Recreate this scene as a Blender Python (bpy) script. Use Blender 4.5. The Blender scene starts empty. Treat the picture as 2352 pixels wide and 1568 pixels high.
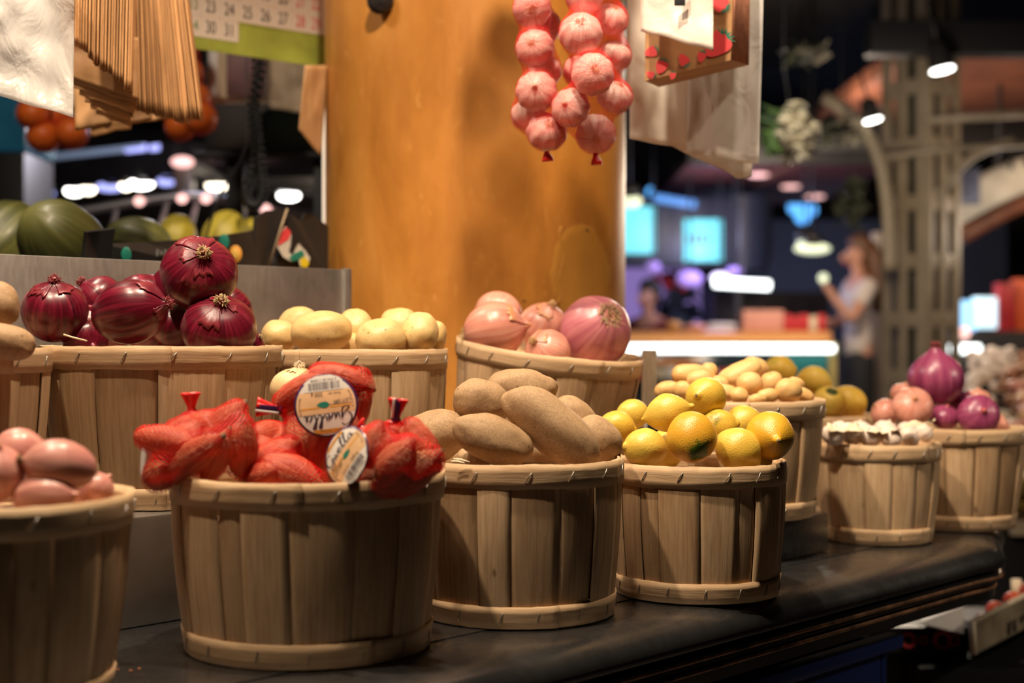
import bpy, bmesh, math, random
import numpy as np
from mathutils import Vector, Matrix, Euler, Quaternion, noise
C = bpy.context.scene.collection
PI = math.pi
FPX = 3267.0          # 50 mm lens on a 36 mm wide frame of 2352 px
EYE = 1.17            # camera height above the market floor
TAB = 0.85            # counter top height
STEP = TAB + 0.124    # top of the steel riser
sin, cos = math.sin, math.cos

def P(u, v, Y):
    return Vector(((u-1176)*Y/FPX, Y, EYE-(v-784)*Y/FPX))
def S(px, Y): return px*Y/FPX

# ------------------------------------------------------------------ objects
def link(o, parent=None):
    C.objects.link(o)
    if parent is not None: o.parent = parent
    return o
def tag(o, label, cat, group=None, kind=None):
    o['label'] = label; o['category'] = cat
    if group: o['group'] = group
    if kind: o['kind'] = kind
    return o
def thing(name, label, cat, loc=(0,0,0), rot=(0,0,0), group=None):
    o = bpy.data.objects.new(name, None); link(o)
    o.empty_display_size = .05
    o.location = loc
    if isinstance(rot, Quaternion): o.rotation_mode = 'QUATERNION'; o.rotation_quaternion = rot
    else: o.rotation_euler = rot
    return tag(o, label, cat, group)
def mesh(name, v, f, mat, parent=None, uv=None, smooth=True, loc=None, rot=None, fm=None, col=None):
    me = bpy.data.meshes.new(name)
    me.from_pydata([tuple(x) for x in v], [], f)
    mats = mat if isinstance(mat, (list, tuple)) else [mat]
    for m in mats: me.materials.append(m)
    if uv is not None:
        l = me.uv_layers.new(name='UVMap')
        l.data.foreach_set('uv', np.array(uv, dtype=np.float32).ravel())
    if fm is not None: me.polygons.foreach_set('material_index', fm)
    if col is not None:
        a = me.attributes.new('tone', 'FLOAT', 'FACE'); a.data.foreach_set('value', col)
    me.polygons.foreach_set('use_smooth', [smooth]*len(me.polygons))
    me.update()
    o = bpy.data.objects.new(name, me); link(o, parent)
    if loc is not None: o.location = loc
    if rot is not None:
        if isinstance(rot, Quaternion): o.rotation_mode = 'QUATERNION'; o.rotation_quaternion = rot
        else: o.rotation_euler = rot
    return o
def solid(o, t, off=0):
    m = o.modifiers.new('thick', 'SOLIDIFY'); m.thickness = t; m.offset = off; return o
def subd(o, n=1):
    m = o.modifiers.new('sub', 'SUBSURF'); m.levels = n; m.render_levels = n; return o

class MB:
    """collects boxes, tubes and grids into ONE mesh"""
    def __init__(s): s.v=[]; s.f=[]; s.uv=[]; s.fm=[]; s.col=[]
    def add(s, v, f, uv=None, m=0, col=1.0):
        b=len(s.v); s.v += [tuple(x) for x in v]
        k=0
        for q in f:
            s.f.append([i+b for i in q]); s.fm.append(m); s.col.append(col)
            for i in q:
                s.uv.append(uv[k] if uv is not None else (0,0)); k+=1
    def box(s, c, d, M=None, m=0, bev=0.0):
        bm = bmesh.new(); bmesh.ops.create_cube(bm, size=1)
        bmesh.ops.scale(bm, vec=d, verts=bm.verts)
        if bev>0: bmesh.ops.bevel(bm, geom=bm.edges[:], offset=bev, segments=2, affect='EDGES', profile=.6)
        bm.verts.ensure_lookup_table()
        v=[Vector(c)+(M @ x.co if M is not None else x.co) for x in bm.verts]
        s.add(v, [[x.index for x in p.verts] for p in bm.faces], m=m); bm.free()
    def tube(s, pts, r, n=8, m=0, cap=True, flat=1.0):
        pts=[Vector(p) for p in pts]; R = r if isinstance(r,(list,tuple)) else [r]*len(pts)
        v=[]; prev=None
        for i,p in enumerate(pts):
            d=(pts[min(i+1,len(pts)-1)]-pts[max(i-1,0)]).normalized()
            a = prev if prev is not None else (Vector((0,0,1)) if abs(d.z)<.9 else Vector((1,0,0)))
            x=(a-d*a.dot(d)).normalized(); y=d.cross(x); prev=x
            for k in range(n):
                t=2*PI*k/n; v.append(p+(x*cos(t)+y*sin(t)*flat)*R[i])
        f=[]
        for i in range(len(pts)-1):
            for k in range(n):
                f.append([i*n+k, i*n+(k+1)%n, (i+1)*n+(k+1)%n, (i+1)*n+k])
        if cap: f.append(list(range(n))[::-1]); f.append([(len(pts)-1)*n+k for k in range(n)])
        s.add(v,f,m=m)
    def grid(s, fn, nu, nv, m=0, col=1.0, uvs=(1,1), uvo=(0,0)):
        v=[fn(i/nu, j/nv) for j in range(nv+1) for i in range(nu+1)]
        f=[]; uv=[]
        for j in range(nv):
            for i in range(nu):
                f.append([j*(nu+1)+i, j*(nu+1)+i+1, (j+1)*(nu+1)+i+1, (j+1)*(nu+1)+i])
                for (a,b) in ((i,j),(i+1,j),(i+1,j+1),(i,j+1)): uv.append((uvo[0]+a/nu*uvs[0], uvo[1]+b/nv*uvs[1]))
        s.add(v,f,uv,m,col)
    def surf(s, fn, n, m_, m=0, col=1.0):
        v,f,uv = surf(fn,n,m_); s.add(v,f,uv,m,col)
    def build(s, name, mat, parent=None, smooth=True, loc=None, rot=None, angle=None):
        o = mesh(name, s.v, s.f, mat, parent, s.uv, smooth, loc, rot, s.fm, s.col)
        if angle is not None and smooth:
            o.data.set_sharp_from_angle(angle=math.radians(angle))
        return o

def surf(fn, n, m):
    """closed surface; fn(u,t): u round the axis 0..1, t from the bottom pole 0 to the top pole 1"""
    v=[fn(0,0)]
    for j in range(1,m):
        for i in range(n): v.append(fn(i/n, j/m))
    v.append(fn(0,1)); top=len(v)-1
    f=[]; uv=[]
    for i in range(n):
        a=1+i; b=1+(i+1)%n
        f.append([0,b,a]); uv += [((i+.5)/n,0),((i+1)/n,1/m),(i/n,1/m)]
        a=1+(m-2)*n+i; b=1+(m-2)*n+(i+1)%n
        f.append([a,b,top]); uv += [(i/n,1-1/m),((i+1)/n,1-1/m),((i+.5)/n,1)]
    for j in range(1,m-1):
        for i in range(n):
            a=1+(j-1)*n+i; b=1+(j-1)*n+(i+1)%n
            f.append([a,b,b+n,a+n]); uv += [(i/n,j/m),((i+1)/n,j/m),((i+1)/n,(j+1)/m),(i/n,(j+1)/m)]
    return v,f,uv
def interp(pts, t):
    """Catmull-Rom through a list of tuples, t 0..1"""
    n=len(pts)-1; x=min(max(t,0),1)*n; i=min(int(x),n-1); k=x-i
    p0=pts[max(i-1,0)]; p1=pts[i]; p2=pts[i+1]; p3=pts[min(i+2,n)]
    return tuple(.5*(2*b+(c-a)*k+(2*a-5*b+4*c-d)*k*k+(3*b-a-3*c+d)*k*k*k) for a,b,c,d in zip(p0,p1,p2,p3))
def nz(x,y,z): return noise.noise(Vector((x,y,z)))
def axisq(a): return Vector(a).normalized().to_track_quat('Z','Y')
def boxobj(name, c, d, mat, parent=None, rz=0, bev=.003, M=None):
    mb=MB(); mb.box((0,0,0), d, bev=bev)
    return mb.build(name, mat, parent, True, c, M if M is not None else (0,0,rz), angle=40)

# ------------------------------------------------------------------ materials
def newmat(name):
    m=bpy.data.materials.new(name); m.use_nodes=True; nt=m.node_tree; nt.nodes.clear()
    o=nt.nodes.new('ShaderNodeOutputMaterial'); b=nt.nodes.new('ShaderNodeBsdfPrincipled')
    nt.links.new(b.outputs[0], o.inputs[0]); return m,nt,b
def nd(nt, typ, **kw):
    n=nt.nodes.new('ShaderNode'+typ)
    for k,v in kw.items(): setattr(n,k,v)
    return n
def wire(nt, a, b): nt.links.new(a,b)
def setin(n, **kw):
    for k,v in kw.items():
        k=k.replace('_',' ')
        if k in n.inputs: n.inputs[k].default_value=v
def c4(c): return (c[0],c[1],c[2],1)
def math_(nt, op, a, b=None, c=None):
    n=nd(nt,'Math',operation=op)
    for i,x in enumerate((a,b,c)):
        if x is None: continue
        if isinstance(x,(int,float)): n.inputs[i].default_value=x
        else: wire(nt,x,n.inputs[i])
    return n.outputs[0]
def coords(nt, kind='Object', scale=(1,1,1), rand=True):
    t=nd(nt,'TexCoord'); mp=nd(nt,'Mapping'); mp.inputs['Scale'].default_value=scale
    wire(nt,t.outputs[kind],mp.inputs['Vector'])
    if rand:
        oi=nd(nt,'ObjectInfo'); k=math_(nt,'MULTIPLY',oi.outputs['Random'],37.0)
        cb=nd(nt,'CombineXYZ'); 
        for i in range(3): wire(nt,k,cb.inputs[i])
        wire(nt,cb.outputs[0],mp.inputs['Location'])
    return mp.outputs[0]
def noise_(nt, vec, scale, detail=4, rough=.55, dist=0):
    n=nd(nt,'TexNoise'); setin(n,Scale=scale,Detail=detail,Roughness=rough,Distortion=dist)
    wire(nt,vec,n.inputs['Vector']); return n.outputs['Fac']
def ramp(nt, fac, stops):
    r=nd(nt,'ValToRGB'); e=r.color_ramp.elements
    while len(e)<len(stops): e.new(.5)
    for i,(p,c) in enumerate(stops): e[i].position=p; e[i].color=c4(c) if len(c)==3 else c
    wire(nt,fac,r.inputs[0]); return r.outputs[0]
def mixc(nt, fac, a, b, mode='MIX'):
    n=nd(nt,'Mix',data_type='RGBA',blend_type=mode)
    for s,x in ((n.inputs[0],fac),(n.inputs[6],a),(n.inputs[7],b)):
        if isinstance(x,(int,float)): s.default_value=x
        elif isinstance(x,tuple): s.default_value=c4(x)
        else: wire(nt,x,s)
    return n.outputs[2]
def bump(nt, b, h, strength=.3, dist=.001):
    n=nd(nt,'Bump'); setin(n,Strength=strength,Distance=dist); wire(nt,h,n.inputs['Height']); wire(nt,n.outputs[0],b.inputs['Normal'])
def plain(name, col, rough=.5, metal=0, emit=0, ecol=None, spec=None, var=0.0, vs=8, bmp=0, sss=0):
    m,nt,b=newmat(name); setin(b,Base_Color=c4(col),Roughness=rough,Metallic=metal)
    if spec is not None: b.inputs['Specular IOR Level'].default_value=spec
    if emit: b.inputs['Emission Color'].default_value=c4(ecol or col); b.inputs['Emission Strength'].default_value=emit
    if var:
        v=coords(nt); f=noise_(nt,v,vs,5)
        wire(nt, ramp(nt,f,[(.3,tuple(x*(1-var) for x in col)),(.7,tuple(min(1,x*(1+var)) for x in col))]), b.inputs['Base Color'])
        if bmp: bump(nt,b,f,bmp,.004)
    if sss: b.inputs['Subsurface Weight'].default_value=sss; b.inputs['Subsurface Radius'].default_value=(.01,.004,.002)
    return m

def wood_mat():
    m,nt,b=newmat('chip_wood')
    v=coords(nt,'UV',(260,14,1)); f=noise_(nt,v,1,5,.6)
    v2=coords(nt,'UV',(30,9,1)); f2=noise_(nt,v2,1,4,.6)
    c=ramp(nt,f,[(.3,(.52,.335,.185)),(.52,(.66,.45,.265)),(.75,(.74,.54,.34))])
    c=mixc(nt,.55,c,ramp(nt,f2,[(.3,(.62,.55,.50)),(.5,(.9,.9,.88)),(.7,(1,1,1))]),'MULTIPLY')
    vo=nd(nt,'TexVoronoi'); setin(vo,Scale=1.0); wire(nt,coords(nt,'UV',(22,11,1)),vo.inputs['Vector'])
    kn=ramp(nt,vo.outputs['Distance'],[(.02,(.30,.22,.16)),(.075,(1,1,1))])
    c=mixc(nt,.8,c,kn,'MULTIPLY')
    at=nd(nt,'Attribute',attribute_name='tone'); 
    c=mixc(nt,1.0,c,ramp(nt,at.outputs['Fac'],[(0,(.62,.56,.5)),(.5,(.9,.88,.86)),(1,(1,1,1))]),'MULTIPLY')
    wire(nt,c,b.inputs['Base Color']); setin(b,Roughness=.62); b.inputs['Specular IOR Level'].default_value=.3
    bump(nt,b,f,.35,.0012); return m

def onion_mat(name, dark, mid, light, shoulder, k=46, rough=.3, streak=1.0, blotch=.3, crinkle=0):
    m,nt,b=newmat(name)
    t=nd(nt,'TexCoord'); sp=nd(nt,'SeparateXYZ'); wire(nt,t.outputs['UV'],sp.inputs[0])
    oi=nd(nt,'ObjectInfo')
    cb=nd(nt,'CombineXYZ'); wire(nt,math_(nt,'MULTIPLY',sp.outputs[0],k),cb.inputs[0]); wire(nt,math_(nt,'MULTIPLY',sp.outputs[1],1.6),cb.inputs[1]); wire(nt,math_(nt,'MULTIPLY',oi.outputs['Random'],50),cb.inputs[2])
    f=noise_(nt,cb.outputs[0],1,4,.62,.25)
    f2=noise_(nt,coords(nt,'Object'),26,3,.5)
    c=ramp(nt,f,[(.28,dark),(.5,mid),(.74,light)])
    c=mixc(nt,math_(nt,'MULTIPLY',f2,blotch),c,mixc(nt,f2,dark,light))
    # fine dark veins
    cb2=nd(nt,'CombineXYZ'); wire(nt,math_(nt,'MULTIPLY',sp.outputs[0],k*1.9),cb2.inputs[0]); wire(nt,math_(nt,'MULTIPLY',sp.outputs[1],.9),cb2.inputs[1])
    f3=noise_(nt,cb2.outputs[0],1,2,.5)
    c=mixc(nt,math_(nt,'MULTIPLY',ramp(nt,f3,[(.30,(1,1,1)),(.40,(0,0,0))]),.45*streak),c,tuple(x*.45 for x in dark))
    sh=ramp(nt,sp.outputs[1],[(.0,(.8,.8,.8)),(.10,(0,0,0)),(.72,(0,0,0)),(.90,(.75,.75,.75)),(1,(1,1,1))])
    c=mixc(nt,sh,c,shoulder)
    wire(nt,c,b.inputs['Base Color']); setin(b,Roughness=rough); b.inputs['Coat Weight'].default_value=.12 if crinkle==0 else 0; b.inputs['Coat Roughness'].default_value=.25
    if crinkle: bump(nt,b,math_(nt,'ADD',f,math_(nt,'MULTIPLY',noise_(nt,coords(nt,'Object'),210,4,.65,1.0),1.2)),crinkle,.0030)
    else: bump(nt,b,f,.25,.0008)
    return m

def potato_mat(name, c1, c2, eye, rough=.6, dirt=.5, bs=.4):
    m,nt,b=newmat(name); v=coords(nt)
    f=noise_(nt,v,28,5,.6); f2=noise_(nt,v,420,3,.6)
    c=ramp(nt,f,[(.3,c1),(.7,c2)])
    vo=nd(nt,'TexVoronoi'); setin(vo,Scale=95.0); wire(nt,v,vo.inputs['Vector'])
    sp=ramp(nt,vo.outputs['Distance'],[(.10,(1,1,1)),(.20,(0,0,0))])
    g=noise_(nt,v,40,2); gm=ramp(nt,g,[(.48,(0,0,0)),(.6,(1,1,1))])
    c=mixc(nt,mixc(nt,1.0,sp,gm,'MULTIPLY'),c,eye)
    c=mixc(nt,math_(nt,'MULTIPLY',ramp(nt,f2,[(.4,(1,1,1)),(.6,(0,0,0))]),dirt),c,tuple(x*.72 for x in c1))
    f4=noise_(nt,v,75,5,.7); c=mixc(nt,math_(nt,'MULTIPLY',ramp(nt,f4,[(.58,(0,0,0)),(.68,(1,1,1))]),dirt),c,tuple(x*.58 for x in c1))
    wire(nt,c,b.inputs['Base Color']); setin(b,Roughness=rough); b.inputs['Specular IOR Level'].default_value=.35
    bump(nt,b,f2,bs,.0008); return m

def citrus_mat(name, c1, c2, green, gthr, rough=.36, patch=None):
    m,nt,b=newmat(name); v=coords(nt)
    f=noise_(nt,v,16,3); c=ramp(nt,f,[(.35,c1),(.65,c2)])
    g=noise_(nt,v,19,4,.6); c=mixc(nt,ramp(nt,g,[(gthr,(0,0,0)),(gthr+.1,(1,1,1))]),c,green)
    if patch:                                                    # a green stain with ragged edge at one place on the peel
        tc=nd(nt,'TexCoord'); vm=nd(nt,'VectorMath',operation='DISTANCE'); wire(nt,tc.outputs['Object'],vm.inputs[0]); vm.inputs[1].default_value=patch[0]
        dd=math_(nt,'ADD',math_(nt,'DIVIDE',vm.outputs['Value'],patch[1]),math_(nt,'MULTIPLY',noise_(nt,v,70,4,.7),.9))
        c=mixc(nt,ramp(nt,dd,[(.80,(1,1,1)),(1.0,(0,0,0))]),c,green)
    wire(nt,c,b.inputs['Base Color']); setin(b,Roughness=rough)
    vo=nd(nt,'TexVoronoi'); setin(vo,Scale=520.0); wire(nt,v,vo.inputs['Vector'])
    bump(nt,b,math_(nt,'ADD',vo.outputs['Distance'],math_(nt,'MULTIPLY',noise_(nt,v,120,3),.7)),.32,.0007)
    b.inputs['Subsurface Weight'].default_value=.08; b.inputs['Subsurface Radius'].default_value=(.008,.005,.002); return m

def net_mat(name, col, ku, kv, w):
    """woven plastic netting: strands are opaque, the gaps between them are open"""
    m=bpy.data.materials.new(name); m.use_nodes=True; nt=m.node_tree; nt.nodes.clear()
    out=nd(nt,'OutputMaterial'); b=nd(nt,'BsdfPrincipled'); setin(b,Base_Color=c4(col),Roughness=.5)
    tl=nd(nt,'BsdfTranslucent'); tl.inputs[0].default_value=c4(col); ms=nd(nt,'MixShader'); ms.inputs[0].default_value=.35
    wire(nt,b.outputs[0],ms.inputs[1]); wire(nt,tl.outputs[0],ms.inputs[2])
    tr=nd(nt,'BsdfTransparent'); mx=nd(nt,'MixShader')
    t=nd(nt,'TexCoord'); sp=nd(nt,'SeparateXYZ'); wire(nt,t.outputs['UV'],sp.inputs[0])
    a=math_(nt,'MULTIPLY',sp.outputs[0],ku); c=math_(nt,'MULTIPLY',sp.outputs[1],kv)
    l1=math_(nt,'LESS_THAN',math_(nt,'FRACT',math_(nt,'ADD',a,c)),w); l2=math_(nt,'LESS_THAN',math_(nt,'FRACT',math_(nt,'ADD',math_(nt,'SUBTRACT',a,c),500.)),w)
    k=math_(nt,'MAXIMUM',l1,l2)
    wire(nt,k,mx.inputs[0]); wire(nt,tr.outputs[0],mx.inputs[1]); wire(nt,ms.outputs[0],mx.inputs[2]); wire(nt,mx.outputs[0],out.inputs[0]); return m

def film_mat(name, col, clear=.25, rough=.28, wr=30):
    m=bpy.data.materials.new(name); m.use_nodes=True; nt=m.node_tree; nt.nodes.clear()
    out=nd(nt,'OutputMaterial'); b=nd(nt,'BsdfPrincipled'); setin(b,Base_Color=c4(col),Roughness=rough)
    v=coords(nt,'Object',(1,1,.45)); f=noise_(nt,v,wr,4,.5,1.2); bump(nt,b,f,.6,.012)
    tl=nd(nt,'BsdfTranslucent'); tl.inputs[0].default_value=c4(col); ms=nd(nt,'MixShader'); ms.inputs[0].default_value=.45
    wire(nt,b.outputs[0],ms.inputs[1]); wire(nt,tl.outputs[0],ms.inputs[2])
    tr=nd(nt,'BsdfTransparent'); tr.inputs[0].default_value=(.97,.95,.92,1); mx=nd(nt,'MixShader'); mx.inputs[0].default_value=clear
    wire(nt,ms.outputs[0],mx.inputs[1]); wire(nt,tr.outputs[0],mx.inputs[2]); wire(nt,mx.outputs[0],out.inputs[0]); return m

def plaster_mat():
    m,nt,b=newmat('ochre_plaster'); v=coords(nt,'Object',(1,1,.45),False)
    f=noise_(nt,v,9,6,.62,.4); f2=noise_(nt,coords(nt,'Object',(1,1,.12),False),34,4,.6); f3=noise_(nt,v,60,4,.6)
    c=ramp(nt,f,[(.3,(.36,.135,.020)),(.5,(.47,.190,.032)),(.72,(.55,.245,.050))])
    c=mixc(nt,math_(nt,'MULTIPLY',ramp(nt,f2,[(.34,(1,1,1)),(.5,(0,0,0))]),.35),c,(.36,.135,.025))
    c=mixc(nt,math_(nt,'MULTIPLY',ramp(nt,f3,[(.62,(0,0,0)),(.72,(1,1,1))]),.25),c,(.78,.42,.12))
    wire(nt,c,b.inputs['Base Color']); setin(b,Roughness=.42); b.inputs['Specular IOR Level'].default_value=.4
    bump(nt,b,f3,.18,.003); return m

def steel_mat(name, col, rough, sc=(4,4,90)):
    m,nt,b=newmat(name); v=coords(nt,'Object',sc,False); f=noise_(nt,v,9,4,.6); f2=noise_(nt,coords(nt,'Object',(1,1,1),False),7,5,.65)
    wire(nt,ramp(nt,f2,[(.3,tuple(x*.7 for x in col)),(.7,col)]),b.inputs['Base Color']); setin(b,Metallic=.92)
    wire(nt,math_(nt,'ADD',math_(nt,'MULTIPLY',f,.16),math_(nt,'ADD',math_(nt,'MULTIPLY',f2,.22),rough-.17)),b.inputs['Roughness'])
    bump(nt,b,f,.06,.001); return m

M={}
M['wood']=wood_mat()
M['staple']=plain('staple_steel',(.32,.30,.27),.35,.9)
M['red_onion']=onion_mat('red_onion_skin',(.045,.0016,.007),(.125,.0038,.016),(.27,.018,.045),(.24,.028,.04),44,.31,1,.2)
M['pink_onion']=onion_mat('pink_onion_skin',(.50,.165,.125),(.66,.27,.20),(.76,.42,.32),(.60,.28,.12),40,.36,.45,.4)
M['purple_onion']=onion_mat('purple_onion_skin',(.27,.055,.095),(.47,.14,.18),(.63,.28,.28),(.62,.20,.09),34,.34,.5,.5)
M['violet_onion']=onion_mat('violet_onion_skin',(.16,.018,.075),(.30,.045,.13),(.44,.11,.20),(.60,.12,.07),34,.34,.4,.35)
M['shallot']=onion_mat('pink_shallot_skin',(.36,.08,.10),(.62,.24,.20),(.80,.48,.36),(.66,.30,.16),20,.36,.4,.75)
M['bagged']=onion_mat('brown_shallot_skin',(.20,.055,.022),(.50,.19,.08),(.76,.42,.22),(.17,.08,.035),20,.46,1.0,.7,.8)
M['yellow_onion']=onion_mat('pale_onion_skin',(.66,.42,.17),(.76,.55,.28),(.82,.66,.40),(.78,.6,.34),30,.42,.4,.4)
M['flake_red']=plain('dry_red_skin',(.30,.055,.06),.5,var=.4,vs=60)
M['flake_tan']=plain('dry_tan_skin',(.55,.36,.17),.6,var=.4,vs=60)
M['flake_pale']=plain('dry_pale_skin',(.80,.66,.46),.5,var=.15,vs=60)
M['root']=plain('dry_roots',(.47,.35,.18),.8,var=.45,vs=90)
M['potato_brown']=potato_mat('earthy_potato',(.37,.225,.115),(.50,.325,.175),(.15,.08,.04),.66,.5,.30)
M['potato_pale']=potato_mat('washed_potato',(.67,.44,.17),(.78,.57,.27),(.30,.16,.05),.42,.25,.2)
M['potato_ratte']=potato_mat('fingerling_potato',(.70,.40,.13),(.80,.53,.24),(.35,.17,.05),.45,.2,.2)
M['lemon']=citrus_mat('lemon_peel',(.66,.42,.05),(.74,.52,.09),(.34,.33,.03),.70)
M['lemon_orange']=citrus_mat('ripe_lemon_peel',(.68,.35,.022),(.74,.42,.035),(.13,.17,.015),.60)
M['lemon_patch']=None
M['lemon_green']=citrus_mat('blemished_lemon_peel',(.66,.43,.05),(.72,.50,.09),(.13,.16,.03),.50)
M['mango']=citrus_mat('mango_peel',(.78,.47,.05),(.80,.55,.09),(.46,.44,.06),.60,.45)
M['orange']=citrus_mat('orange_peel',(.85,.22,.012),(.90,.27,.02),(.85,.25,.02),.9,.4)
M['stem']=plain('dry_stem',(.24,.17,.07),.8,var=.3,vs=80)
M['garlic']=onion_mat('garlic_skin',(.52,.27,.25),(.76,.55,.47),(.86,.74,.66),(.55,.36,.22),24,.5,.3,.35)
M['garlic_white']=onion_mat('white_garlic_skin',(.74,.56,.47),(.84,.70,.60),(.88,.78,.70),(.7,.55,.42),30,.5,.2,.3)
M['net']=net_mat('red_shallot_netting',(.80,.005,.006),66,52,.225)
M['net_garlic']=net_mat('red_garlic_netting',(.80,.010,.022),54,130,.19)
M['net_orange']=net_mat('red_orange_netting',(.82,.06,.05),46,90,.14)
M['net_solid']=plain('bunched_red_netting',(.75,.02,.018),.35)
M['violet_plastic']=plain('violet_plastic',(.055,.02,.085),.25)
M['white_plastic']=plain('white_plastic',(.80,.76,.72),.3)
M['paper']=plain('label_paper',(.80,.74,.68),.45)
M['label_peach']=plain('label_peach',(.80,.50,.27),.45,var=.15,vs=30)
M['label_orange']=plain('label_orange',(.80,.36,.05),.45)
M['ink']=plain('dark_ink',(.045,.02,.035),.5)
M['ink_black']=plain('black_ink',(.025,.022,.02),.6)
M['ink_red']=plain('red_ink',(.75,.06,.07),.6)
M['ink_green']=plain('green_ink',(.10,.22,.05),.6)
M['leaf_green']=plain('green_emblem',(.01,.20,.14),.5)
M['plaster']=plaster_mat()
M['patch']=plain('filler_plaster',(.52,.235,.035),.5,var=.10,vs=14,bmp=.2)
M['steel']=steel_mat('brushed_steel',(.40,.385,.37),.34)
M['steel_dark']=steel_mat('worn_dark_steel',(.19,.188,.192),.25,(6,6,6))
M['panel']=steel_mat('galvanised_panel',(.56,.53,.49),.46,(30,30,4))
M['black']=plain('matt_black',(.012,.012,.014),.5)
M['worn']=plain('worn_bronze_edge',(.34,.17,.085),.40,.3,var=.95,vs=26)
M['black_gloss']=plain('black_lacquer',(.022,.02,.02),.24,var=.3,vs=5)
M['kraft']=plain('kraft_paper',(.62,.345,.150),.62,var=.16,vs=18)
def vary(m,lo,hi):
    nt=m.node_tree; b=[n for n in nt.nodes if n.type=='BSDF_PRINCIPLED'][0]; l=b.inputs['Base Color'].links[0].from_socket
    oi=nd(nt,'ObjectInfo'); wire(nt,mixc(nt,1.0,l,ramp(nt,oi.outputs['Random'],[(0,(lo,lo*.95,lo*.9)),(1,(hi,hi,hi))]),'MULTIPLY'),b.inputs['Base Color'])
vary(M['kraft'],.62,1.08)
M['film']=film_mat('clear_bag_film',(.88,.86,.84),.26,.24,26)
M['film2']=film_mat('milky_bag_film',(.90,.86,.79),.12,.30,16)
# ------------------------------------------------------------------ counter
DIR=Vector((.682,.731,0)); NRM=Vector((.731,-.682,0)); ORG=Vector((0,1.41,0)); ANG=math.atan2(.731,.682)
def T(s,p,z=0): return ORG+DIR*s+NRM*p+Vector((0,0,z))   # s along the counter, p towards the customer

def outline():
    pts=[T(-1.35,-.660),T(-1.35,0)]
    pts += [T(-1.35+2.40*k/16,0) for k in range(1,17)]
    c=[T(1.05,0),T(1.14,0),Vector((.815,2.36,0)),Vector((.885,2.56,0)),Vector((.90,2.70,0)),Vector((.86,2.79,0)),Vector((.74,2.80,0))]
    for k in range(1,25): pts.append(Vector(interp([tuple(x) for x in c],k/24)))
    pts += [Vector((.42,2.74,0)),T(.88,-.640),T(.80,-.655),T(.2,-.660)]
    return pts
def inset(pts,d):
    out=[]; n=len(pts)
    for i,p in enumerate(pts):
        a=(p-pts[i-1]).normalized(); b=(pts[(i+1)%n]-p).normalized()
        na=Vector((-a.y,a.x,0)); nb=Vector((-b.y,b.x,0)); k=(na+nb); k=k/max(.35,k.dot(na)) if k.length>1e-6 else na
        out.append(p+k*d)
    return out
OUT=outline()
def sweep(prof, close_top=True):
    """prof: (inset, z) from the top inwards down the edge"""
    v=[];f=[];n=len(OUT)
    for d,z in prof: v += [p+Vector((0,0,z)) for p in inset(OUT,d)]
    for k in range(len(prof)-1):
        for i in range(n): f.append([k*n+i,(k+1)*n+i,(k+1)*n+(i+1)%n,k*n+(i+1)%n])
    if close_top: f.append(list(range(n))); f.append([(len(prof)-1)*n+i for i in range(n)][::-1])
    return v,f
ctr=thing('display_counter','long dark steel market counter with rounded front edge carrying the wooden baskets','counter',(0,0,0))
v,f=sweep([(.135,TAB-.0012),(.06,TAB-.0012),(.035,TAB-.0025),(.018,TAB-.007),(.006,TAB-.016),(0,TAB-.028),(.002,TAB-.036),(.016,TAB-.041),(.05,TAB-.041)])
o=mesh('rounded_edge',v,f,M['steel_dark'],ctr); o.data.set_sharp_from_angle(angle=.9)
v,f=sweep([(.137,TAB),(.137,TAB-.0011)])
o=mesh('steel_top',v,f,M['steel_dark'],ctr,smooth=False)
v,f=sweep([(.03,TAB-.043),(.010,TAB-.044),(.005,TAB-.048),(.005,TAB-.056),(.012,TAB-.060),(.05,TAB-.060)])
o=mesh('upper_moulding',v,f,M['black_gloss'],ctr); o.data.set_sharp_from_angle(angle=.8)
v,f=sweep([(.0048,TAB-.0470),(.0030,TAB-.0492),(.0048,TAB-.0520)],False); mesh('worn_edge',v,f,M['worn'],ctr)
v,f=sweep([(.0155,TAB-.0650),(.0135,TAB-.0672),(.0155,TAB-.0700)],False); mesh('worn_edge',v,f,M['worn'],ctr)
v,f=sweep([(.04,TAB-.061),(.020,TAB-.062),(.016,TAB-.066),(.018,TAB-.085),(.05,TAB-.088)])
o=mesh('lower_moulding',v,f,M['black_gloss'],ctr); o.data.set_sharp_from_angle(angle=.8)
def slab(name,s0,s1,p0,p1,z0,z1,mat,parent=None,bev=.004):
    c=T((s0+s1)/2,(p0+p1)/2,(z0+z1)/2)
    return boxobj(name,c,(s1-s0,abs(p1-p0),z1-z0),mat,parent,ANG,bev)
slab('base_cabinet',-1.25,1.02,-.34,-.62,.10,TAB-.089,M['black'],ctr); slab('plinth',-1.2,.98,-.38,-.60,0,.0995,M['black'],ctr)
o=slab('steel_riser',-1.3,.61,-.43,-.655,TAB+.0005,STEP,M['steel'])
tag(o,'long brushed steel step behind the front baskets carrying the back row','riser')
o=slab('steel_block',.625,.885,-.165,-.40,TAB+.0005,TAB+.0595,M['steel_dark'])
tag(o,'low dark steel block under the basket of small fingerling potatoes','riser')
# galvanised divider between the stalls
pn=thing('divider_panel','grey galvanised sheet divider standing behind the red onion basket','panel',(0,0,0))
A=P(795,620,2.20); B=T(-1.3,-.78); 
d=(Vector((A.x,A.y,0))-Vector((B.x,B.y,0))); L=d.length; pa=math.atan2(d.y,d.x); cc=(Vector((A.x,A.y,0))+Vector((B.x,B.y,0)))/2
boxobj('sheet',(cc.x,cc.y,(.5+1.281)/2),(L,.004,1.281-.5),M['panel'],pn,pa,.0015)
boxobj('end_post',(A.x,A.y,1.283/2),(.014,.012,1.283),M['panel'],pn,pa,.003)

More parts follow.
